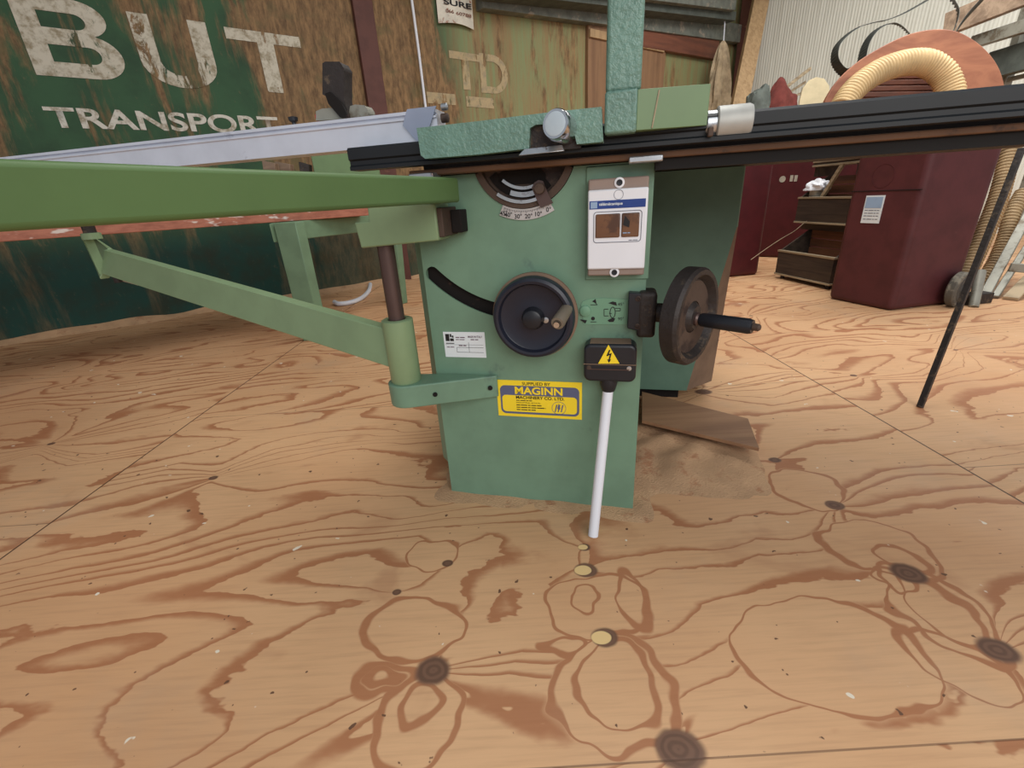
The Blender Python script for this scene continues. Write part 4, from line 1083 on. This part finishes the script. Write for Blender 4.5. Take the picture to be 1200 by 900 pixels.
MC = cabinet('maroon_cabinet', 'large maroon metal cabinet with white paper notice on its front', [A1, A2, A3, ey, ex], H1, M['maroon'])
# notice, lid seam, round emboss on left face
fd = (A2-A1).normalized(); fn = V((fd.y, -fd.x, 0)); 
if fn.y > 0: fn = -fn
Fc = Matrix(((fd.x, -fn.x, 0, A1.x), (fd.y, -fn.y, 0, A1.y), (0, 0, 1, 0), (0, 0, 0, 1)))
def CP(x, y):
    w = PL(x, y, A1, fn); return ((w-A1).dot(fd), w.z)
nt = [CP(1016, 229), CP(1038, 229), CP(1030, 262), CP(1009, 261)]
x0 = (nt[0][0]+nt[3][0])/2; x1 = (nt[1][0]+nt[2][0])/2; z0 = (nt[2][1]+nt[3][1])/2; z1 = (nt[0][1]+nt[1][1])/2
tg = MB(Fc).box((x0, -.004, z0), (x1, -.0005, z1)).build('paper_notice', M['paper'], MC)
MB(Fc).box((x0+.006, -.0055, z0+(z1-z0)*.55), (x1-.006, -.0045, z1-.008)).build('notice_heading', M['label_blue'], tg)
join_texts('notice_line', [(s, dict(box=(x0+.01, x1-.012, z0+(z1-z0)*f, z0+(z1-z0)*(f+.05)), d=-.0048)) for s, f in (('~', .44), ('~', .34), ('~', .24), ('~', .12))], Fc, M['ringink'], tg)
zl = CP(1035, 223)[1]
MB(Fc).box((.005, -.003, zl-.004), ((A2-A1).length-.004, .001, zl)).build('lid_seam', M['hole'], MC)
ec = CP(1035, 206)
plate('embossed_ring', Fc, [circ(*ec, .062, 40), circ(*ec, .059, 40)], -.0016, .0026, M['maroon'], MC)
C1, C2 = FL(842, 326), FL(888, 322)
C0 = C1+V((-.06, .3, 0)); C3 = C2+V((.02, .42, 0))
MC2 = cabinet('maroon_cabinet', 'deep red metal cabinet standing behind the saw, left of the stacked crates', [C1, C2, C3, C1+V((-.02, .45, 0))], top_for([C1, C2]), M['maroond'])
# second dark cabinet to its right behind crates
D1, D2 = FL(886, 301), FL(985, 305); H3 = top_for([D1, D2])
MC3 = cabinet('maroon_cabinet', 'dark maroon cabinet with pale stickers directly behind the stacked crates', [D1, D2, D2+V((.2, .5, 0)), D1+V((.2, .5, 0))], H3, M['maroond'])
fd3 = (D2-D1).normalized(); fn3 = V((fd3.y, -fd3.x, 0)); fn3 = -fn3 if fn3.y > 0 else fn3
F3 = Matrix(((fd3.x, -fn3.x, 0, D1.x), (fd3.y, -fn3.y, 0, D1.y), (0, 0, 1, 0), (0, 0, 0, 1)))
def DP(x, y):
    w = PL(x, y, D1, fn3); return ((w-D1).dot(fd3), w.z)
plate('round_sticker', F3, [circ(*DP(917, 210), .028, 24)], -.003, .002, M['tin'], MC3)
for dx in (928, 933):
    s_, z_ = DP(dx, 208); MB(F3).box((s_-.014, -.003, z_-.035), (s_+.012, -.0005, z_+.02)).build('torn_sticker', M['tin'], MC3)
# crates
def crate_at(label, p, p2, hF, top_h, depth):
    xd = V((p2.x-p.x, p2.y-p.y, 0)); Wc = xd.length; xd.normalize(); yd = V((-xd.y, xd.x, 0)); zb = p.z
    F = Matrix(((xd.x, yd.x, 0, p.x), (xd.y, yd.y, 0, p.y), (0, 0, 1, zb), (0, 0, 0, 1)))
    e = thing('wooden_crate', label, 'crate', F)
    MB(F).box((0, 0, .012), (Wc, .018, hF-.012)).build('front_board', M['crate'], e)
    MB(F).box((-.006, -.006, hF-.014), (Wc+.006, .024, hF)).build('top_rim', M['edge'], e, bevel=.002)
    MB(F).box((-.006, -.006, 0), (Wc+.006, .024, .014)).build('bottom_rim', M['edge'], e, bevel=.002)
    MB(F).box((0, .019, 0), (Wc, depth, .012)).build('crate_floor', M['crate'], e)
    for sx_ in (0, Wc-.016):
        MB(F).prism([V((sx_, .019, .012)), V((sx_, depth, .012)), V((sx_, depth, top_h)), V((sx_, depth-.03, top_h)), V((sx_, .019, hF))], (.016, 0, 0)).build('side_board', M['crate'], e)
    k = 5; z = .014; sh = (top_h-.014)/k
    for i in range(k):
        MB(F).box((.017, depth-.014, z+.002), (Wc-.017, depth, z+sh-.004)).build('back_slat', M['slat'], e); z += sh
    return e, F, Wc, hF
z1c = .03
cp1, cp2 = FL(908, 321, z1c), FL(971, 335, z1c)
cxd = V((cp2.x-cp1.x, cp2.y-cp1.y, 0)).normalized(); cyd = V((-cxd.y, cxd.x, 0))
e, F_, Wc, hF = crate_at('lowest dark wooden crate of the stepped stack beside large maroon cabinet', cp1, cp2, PL(909, 292, cp1, cyd).z-z1c, .33, .26)
for i, (x, y) in enumerate(((.03, .03), (Wc-.06, .03), (.03, .20), (Wc-.06, .20))):
    MB(F_).cyl((x+.01, y+.01, -z1c), (x+.01, y+.01, .002), .015, seg=12).build('foot', M['rust'], e)
def crate2(label, tl, bl__, brx, zbase, yoff, top_h, depth):
    base = cp1+cyd*yoff
    p = PL(*bl__, base, cyd); p2 = PL(*brx, base, cyd); p2.z = p.z; t = PL(*tl, base, cyd)
    return crate_at(label, p, p2, t.z-p.z, top_h, depth)
e2, F2, W2, h2 = crate2('middle dark wooden crate of the stepped stack, below the paint tin', (932, 231), (931, 261), (990, 266), 0, .16, .33, .24)
p = F_ @ V((0, .30, .36)); 
# lower the middle crate exactly onto the back of the lowest one
MB(F2).box((.02, .05, -(F2.translation.z-(z1c+.33))), (W2-.02, .13, .0)).build('runner', M['crate'], e2)
e3, F3c, W3, h3 = crate2('topmost wooden crate of the stepped stack, open front with brown slats', (955, 189), (953, 196), (1006, 194), 0, .34, .16, .22)
MB(F3c).box((.0, .02, -(F3c.translation.z-(F2.translation.z+.33))), (.03, .2, .0)).build('runner', M['crate'], e3)
MB(F3c).box((W3-.03, .02, -(F3c.translation.z-(F2.translation.z+.33))), (W3, .2, .0)).build('runner', M['crate'], e3)
# slanting upright between top crates
MB(F2).prism([V((W2*.38, .02, h2)), V((W2*.38+.03, .02, h2)), V((W2*.62+.03, .03, F3c.translation.z-F2.translation.z)), V((W2*.62, .03, F3c.translation.z-F2.translation.z))], (0, .02, 0)).build('slanted_upright', M['edge'], e2)
# tin on the middle crate
tb = F2 @ V((-.02, .06, h2)); 
tc_ = F2 @ V((.075, .085, 0))
tn = thing('paint_tin', 'battered pale tin with crumpled white plastic on top, beside the crates', 'tin', TM((tc_.x, tc_.y, F2.translation.z+.0125)))
tz0 = F2.translation.z+.0125
MB().lathe((tc_.x, tc_.y, tz0), (0, 0, 1), [(0, .048), (.004, .050), (h2+.02, .050), (h2+.024, .052), (h2+.03, .048)], 28).build('tin_body', M['tin'], tn)
mb = MB(); bmesh.ops.create_icosphere(mb.bm, subdivisions=4, radius=.075)
for v in mb.bm.verts:
    k = 1+.35*noise.noise(v.co*30); v.co = V((v.co.x*k*1.1, v.co.y*k, max(-.02, v.co.z*k*.75)))+V((tc_.x, tc_.y, tz0+h2+.05))
mb.build('crumpled_plastic', M['white'], tn)
# cable hanging across the cabinets
pts = [PL(x, y, FL(930, 318), V((0, 1, 0))) for x, y in ((938, 252), (925, 256), (910, 268), (895, 277), (880, 287), (862, 300))]
pts = [V((p.x, p.y-.25, p.z)) for p in pts]
tag(MB().tube(spline(pts, 8), .0026, 6).build('loose_wire', M['edge']), 'thin pale wire straggling from the crates past the red cabinet', 'wire')

# hose ribbed
def ribbed(pts, r, rib, amp, n=10, seg=24):
    sp = spline(pts, n)
    out = [sp[0]]; 
    # resample evenly
    L_ = [0]
    for i in range(1, len(sp)): L_.append(L_[-1]+(sp[i]-sp[i-1]).length)
    step = rib/4; k = int(L_[-1]/step); res = []; j = 0
    for i in range(k+1):
        t = i*step
        while j < len(L_)-2 and L_[j+1] < t: j += 1
        f = (t-L_[j])/max(1e-6, L_[j+1]-L_[j]); res.append(sp[j].lerp(sp[j+1], f))
    return MB().tube(res, r, seg, rf=lambda i: r*(1+(amp if i % 4 in (1, 2) else -amp)))
topz = 1.16
Zc = (A2-CAM).dot(fw)
def at(x, y, z): return ZP(x, y, z)
# terracotta disc leaning on the cabinet top
ctr = ZP(1082, 128, Zc+.36)
e1_ = [(966, 122), (972, 108), (985, 90), (1008, 70), (1040, 51), (1068, 39), (1095, 34), (1120, 36), (1142, 47), (1160, 63), (1172, 82), (1179, 108), (1178, 135), (1150, 150), (1000, 150), (968, 140)]
nd = V((-.25, -.93, .22)).normalized()
dp = [PL(x, y, ctr, nd) for x, y in e1_]
for p in dp:
    p.z = max(p.z, H1+.004)
dsp = []
n = len(dp)
for i in range(n):
    p0, p1, p2, p3 = dp[i-1], dp[i], dp[(i+1) % n], dp[(i+2) % n]
    for k in range(4):
        t = k/4; dsp.append(.5*((2*p1)+(-p0+p2)*t+(2*p0-5*p1+4*p2-p3)*t*t+(-p0+3*p1-3*p2+p3)*t**3))
dk = thing('round_board', 'large rounded terracotta wooden board propped behind the black rail, hose before it', 'round board', TM(V((ctr.x, ctr.y, 1.16))))
MB().prism(dsp, -nd*.045).build('board_panel', M['disc'], dk, bevel=.008, seg=3)
inner = [(1020, 112), (1030, 100), (1050, 90), (1072, 86), (1090, 92), (1099, 104), (1100, 125), (1015, 128)]
for i in range(4):
    ya = 88+i*7; yb_ = ya+6
    xa = 1045-i*13; xb = 1085+i*7
    q = [PL(xa-8, yb_, ctr, nd), PL(xb+3, yb_-1, ctr, nd), PL(xb, ya-1, ctr, nd), PL(xa, ya, ctr, nd)]
    MB().prism([p+nd*.001 for p in q], nd*.016).build('slat', M['redboard'], dk, bevel=.004)
hz = Zc+.24
pts = [at(*p, hz-.03) for i, p in enumerate(((986, 127), (996, 111), (1010, 97), (1032, 83), (1060, 74), (1085, 74), (1104, 86), (1113, 104), (1115, 124), (1113, 150)))]
mb = ribbed(pts, .070, .020, .03); ho = mb.build('flexible_hose', M['hose']); tag(ho, 'thick tan ribbed hose arching in front of the terracotta board', 'hose')
# band saw blades on the wall
def blade(pts, w, label, z):
    sp = spline([ZP(x, y, z) for x, y in pts], 9); L_ = len(sp)
    mb = MB(); A_, B_ = [], []
    nrm = V((0, -1, .3)).normalized()
    rings = []
    for i, p in enumerate(sp):
        t = (sp[min(i+1, L_-1)]-sp[max(i-1, 0)]).normalized()
        sd_ = (fw*.75+RT*.25+UP*.2); sd_ = (sd_-t*sd_.dot(t)).normalized()
        o_ = t.cross(sd_).normalized()
        ww = w*(1.0 if i % 2 else .6)
        rings.append([p-sd_*w*.5-o_*.001-o_*w*.12, p-sd_*w*.5+o_*.001-o_*w*.12, p+sd_*ww*.5+o_*.001+o_*w*.2, p+sd_*ww*.5-o_*.001+o_*w*.2])
    mb.loft(rings)
    return tag(mb.build('bandsaw_blade', M['blade'], smooth=False), label, 'saw blade', 'coiled bandsaw blades by the white wall')
bz = Zc+.75
blade([(1012, 125), (1000, 86), (988, 84), (979, 72), (980, 57), (990, 44), (1006, 33), (1025, 27), (1040, 24), (1058, 17), (1078, 6), (1100, -6), (1120, -8)], .08, 'outermost toothed bandsaw blade loop against the white wall, farthest left', bz)
blade([(1024, 125), (1010, 84), (1011, 66), (1016, 50), (1026, 37), (1041, 29), (1052, 30), (1062, 38), (1069, 50), (1074, 66), (1080, 110)], .085, 'small inner bandsaw blade loop rising just behind the terracotta board', bz-.05)
blade([(1100, -8), (1112, -2), (1121, 12), (1120, 26), (1113, 42), (1104, 60), (1098, 120)], .10, 'broad dark bandsaw blade curving down onto the terracotta board top', bz-.16)
blade([(1168, -22), (1155, -6), (1140, 10), (1128, 24), (1118, 40), (1112, 60), (1114, 120)], .09, 'straight slanting dark blade at far right above the terracotta board', bz-.30)

# stored timbers right, resting on brackets
def stick(name, a, b, w, h_, mat, label, cat, upv=None):
    d = (b-a).normalized(); u = d.cross(V((0, 0, 1))).normalized(); v = u.cross(d).normalized()
    return tag(MB().prism([a-u*w/2-v*h_/2, a+u*w/2-v*h_/2, a+u*w/2+v*h_/2, a-u*w/2+v*h_/2], b-a).build(name, mat, bevel=.004), label, cat)
stick('stored_plank', ZP(1108, 30, 3.75), ZP(1260, -32, 3.1), .06, .17, M['plank'], 'wide brown plank stored high along the white wall, upper right', 'plank')
stick('stored_plank', ZP(1140, 50, 3.7), ZP(1260, 12, 3.1), .06, .09, M['greymetal'], 'grey weathered rail stored under the wide brown plank, upper right', 'plank')
stick('stored_plank', ZP(1160, 78, 3.7), ZP(1275, 45, 3.1), .08, .20, M['duskgrey'], 'dark slab stored lowest under the grey rail, upper right edge', 'plank')
# rack posts that hold them
for i, (x, z) in enumerate(((1215, 3.45), (1290, 3.2))):
    q = ZP(x, 20, z); MBp = MB().box((q.x-.03, q.y+.06, 0), (q.x+.03, q.y+.12, q.z+.25))
    for yy, dz in ((-.25, 0), (-.02, 0), (.12, 0)):
        MBp.box((q.x-.02, q.y-.16, q.z-.16+yy), (q.x+.02, q.y+.12, q.z-.13+yy))
    struct(MBp.build('trim_%d' % (7+i), M['greymetal']))
# red rag, grey scrap, pale round board over the back cabinet
def blob(name, px, z, rx, ry, rz, mat, label, cat, amp=.35, fr=9, seed=0, zmin=None):
    c = ZP(*px, z); rz = (c.z-zmin)/1.08; c.z = zmin; mb = MB(); bmesh.ops.create_icosphere(mb.bm, subdivisions=5, radius=1)
    for v in mb.bm.verts:
        k = 1+amp*noise.noise(v.co*1.2+V((seed, 0, 0)))+.16*abs(noise.noise(V((v.co.x*fr, v.co.y*fr, v.co.z*fr*2.5))+V((seed, 3, 0))))
        v.co = V((v.co.x*k*rx, v.co.y*k*ry, v.co.z*k*rz))+c
        if zmin is not None: v.co.z = max(v.co.z, zmin)
    return tag(mb.build(name, mat), label, cat)
Zd = (D1-CAM).dot(fw)
blob('crumpled_cloth', (916, 92), Zd+.22, .21, .14, .13, M['redrag'], 'crumpled dull red cloth heaped on top of the cabinets near the corner', 'cloth', .35, 2.4, 1, H3+.002)
blob('crumpled_cloth', (890, 101), Zd+.02, .15, .12, .12, M['duskgrey'], 'dark grey crumpled sacking left of the dull red cloth', 'cloth', .35, 3, 5, H3+.002)
for k, (a_, b_) in enumerate((((896, 122), (950, 80)), ((905, 121), (944, 96)), ((903, 124), (952, 104)))):
    p, q = ZP(*a_, Zd+.55+.12*k), ZP(*b_, Zd+.62+.12*k)
    stick('splintered_stick', p, q, .02, .025 if k else .035, M['edge'], ['longest splintered grey stick poking up beyond the red cloth', 'short splintered grey stick in front of the red cloth, middle one', 'lowest splintered grey stick lying along the red cloth edge'][k], 'stick')
c0 = ZP(955, 112, Zd+.25); ndd = V((-.2, -.97, .1)).normalized()
pp_ = [PL(x, y, c0, ndd) for x, y in ((936, 135), (937, 118), (941, 103), (948, 94), (957, 90), (966, 92), (972, 100), (973, 112), (970, 135))]
pp_[0].z = pp_[-1].z = H3+.002
tag(MB().prism(pp_, -ndd*.03).build('rounded_offcut', M['pale'], bevel=.006), 'pale yellowish rounded wooden offcut propped between red cloth and terracotta board', 'offcut')

# lower right: hoses, wheel, metal slats
Zh = (A3-CAM).dot(fw)
pts = [ZP(x, y, Zh+.10) for x, y in ((1186, 168), (1180, 195), (1170, 232), (1156, 268), (1140, 305), (1128, 330), (1122, 343))]
hb_ = ribbed(pts, .047, .020, .06, seg=18).build('flexible_hose', M['hose2']); tag(hb_, 'dusty ribbed hose hanging down right side of the large maroon cabinet', 'hose')
pts = [ZP(x, y, Zh+.30) for x, y in ((1200, 225), (1186, 250), (1178, 280), (1166, 308), (1152, 330), (1145, 342))]
hb_ = ribbed(pts, .042, .020, .06, seg=18).build('flexible_hose', M['hose2']); tag(hb_, 'second dusty ribbed hose behind the thin black support leg, nearest grey slats', 'hose')
wcn = FL(1124, 361, 0); Rr = .098
wn = V((.42, -.9, 0)).normalized(); wq = V((wcn.x, wcn.y+.04, Rr))
cst = thing('trolley_wheel', 'dusty grey rubber wheel on floor at right corner of large maroon cabinet', 'wheel', TM((wq.x, wq.y, 0)))
MB().lathe(wq-wn*.025, wn, [(0, .055), (.002, Rr*.9), (.010, Rr), (.04, Rr), (.048, Rr*.92), (.050, Rr*.74), (.046, Rr*.72), (.046, .05), (.052, .03), (.054, .001)], 48).build('tyre', M['tyre'], cst)
MB().lathe(wq+wn*.0215, wn, [(0, Rr*.68), (.003, Rr*.66), (.003, .04), (.014, .032), (.015, .018), (.008, .012), (.008, .001)], 40).build('hub', M['hub'], cst)
ax_ = wq-wn*.1; MB().cyl(wq-wn*.11, wq, .012).build('axle', M['iron'], cst)
q0 = FL(1141, 360); q1 = ZP(1149, 318, (q0-CAM).dot(fw)+.03)
tag(MB().cyl(V((q0.x, q0.y, 0)), q1, .022, .026, 20).build('pipe_stub', M['greymetal'], bevel=.002), 'short pale grey pipe stub standing on floor beside the rubber wheel', 'pipe')
# leaning metal slats
base = FL(1165, 352)
specs = [((1152, 350), (1225, 215), .05, M['greymetal']), ((1165, 350), (1245, 225), .035, M['greymetal']), ((1183, 352), (1275, 260), .07, M['rag']), ((1158, 345), (1212, 205), .025, M['edge'])]
labs = ['nearest grey metal slat leaning at far right edge behind the support leg', 'second narrow grey slat leaning at far right, between two wider ones', 'broad dusty plank leaning lowest at the far right edge', 'thinnest pale slat leaning at far right, closest to the hose']
for (a_, b_, w, m), lab in zip(specs, labs):
    p = FL(*a_); p.z = .01; q = ZP(*b_, (p-CAM).dot(fw)+(.25 if w != .025 else .7))
    stick('leaning_slat', p, q, w, .02, m, lab, 'slat')
p = ZP(1183, 313, Zh+.05); q = ZP(1245, 318, Zh-.05)
stick('cross_slat', p, q, .02, .05, M['greymetal'], 'short grey crosspiece across the leaning slats at the far right edge', 'slat')
stick('floor_block', V((FL(1145, 362).x+.02, FL(1145, 362).y+.12, .03)), V((FL(1175, 358).x, FL(1175, 358).y+.1, .03)), .07, .06, M['iron'], 'low dark iron block on floor between pipe stub and slats', 'block')

# ------------------------------------------------------------------ light
w = bpy.data.worlds.new('world'); bpy.context.scene.world = w; w.use_nodes = True
bg = w.node_tree.nodes['Background']; bg.inputs[0].default_value = (.80, .86, .95, 1); bg.inputs[1].default_value = 0.55
def area(name, loc, target, size, sizey, power, col):
    l = bpy.data.lights.new(name, 'AREA'); l.shape = 'RECTANGLE'; l.size = size; l.size_y = sizey; l.energy = power; l.color = col
    o = bpy.data.objects.new(name, l); COL.objects.link(o); o.location = loc
    o.rotation_euler = (V(target)-V(loc)).to_track_quat('-Z', 'Y').to_euler(); return o
area('door_daylight', (1.2, -2.6, 2.2), (0.2, 1.4, .3), 3.2, 2.2, 90, (1, .97, .93))
area('white_wall_fill', (3.2, 3.6, 3.5), (4.2, 4.8, .6), 2.8, 1.6, 150, (1, .98, .94))  # added lamp that brightens the white wall, no real rooflight known here
area('roof_light', (.9, 2.0, 3.6), (.7, 2.0, 0), 2.6, 1.4, 70, (1, .97, .92))
sc = bpy.context.scene
sc.view_settings.view_transform = 'Standard'; sc.view_settings.look = 'None'; sc.view_settings.exposure = 0.03; sc.view_settings.gamma = 1
sc.view_settings.use_curve_mapping = False
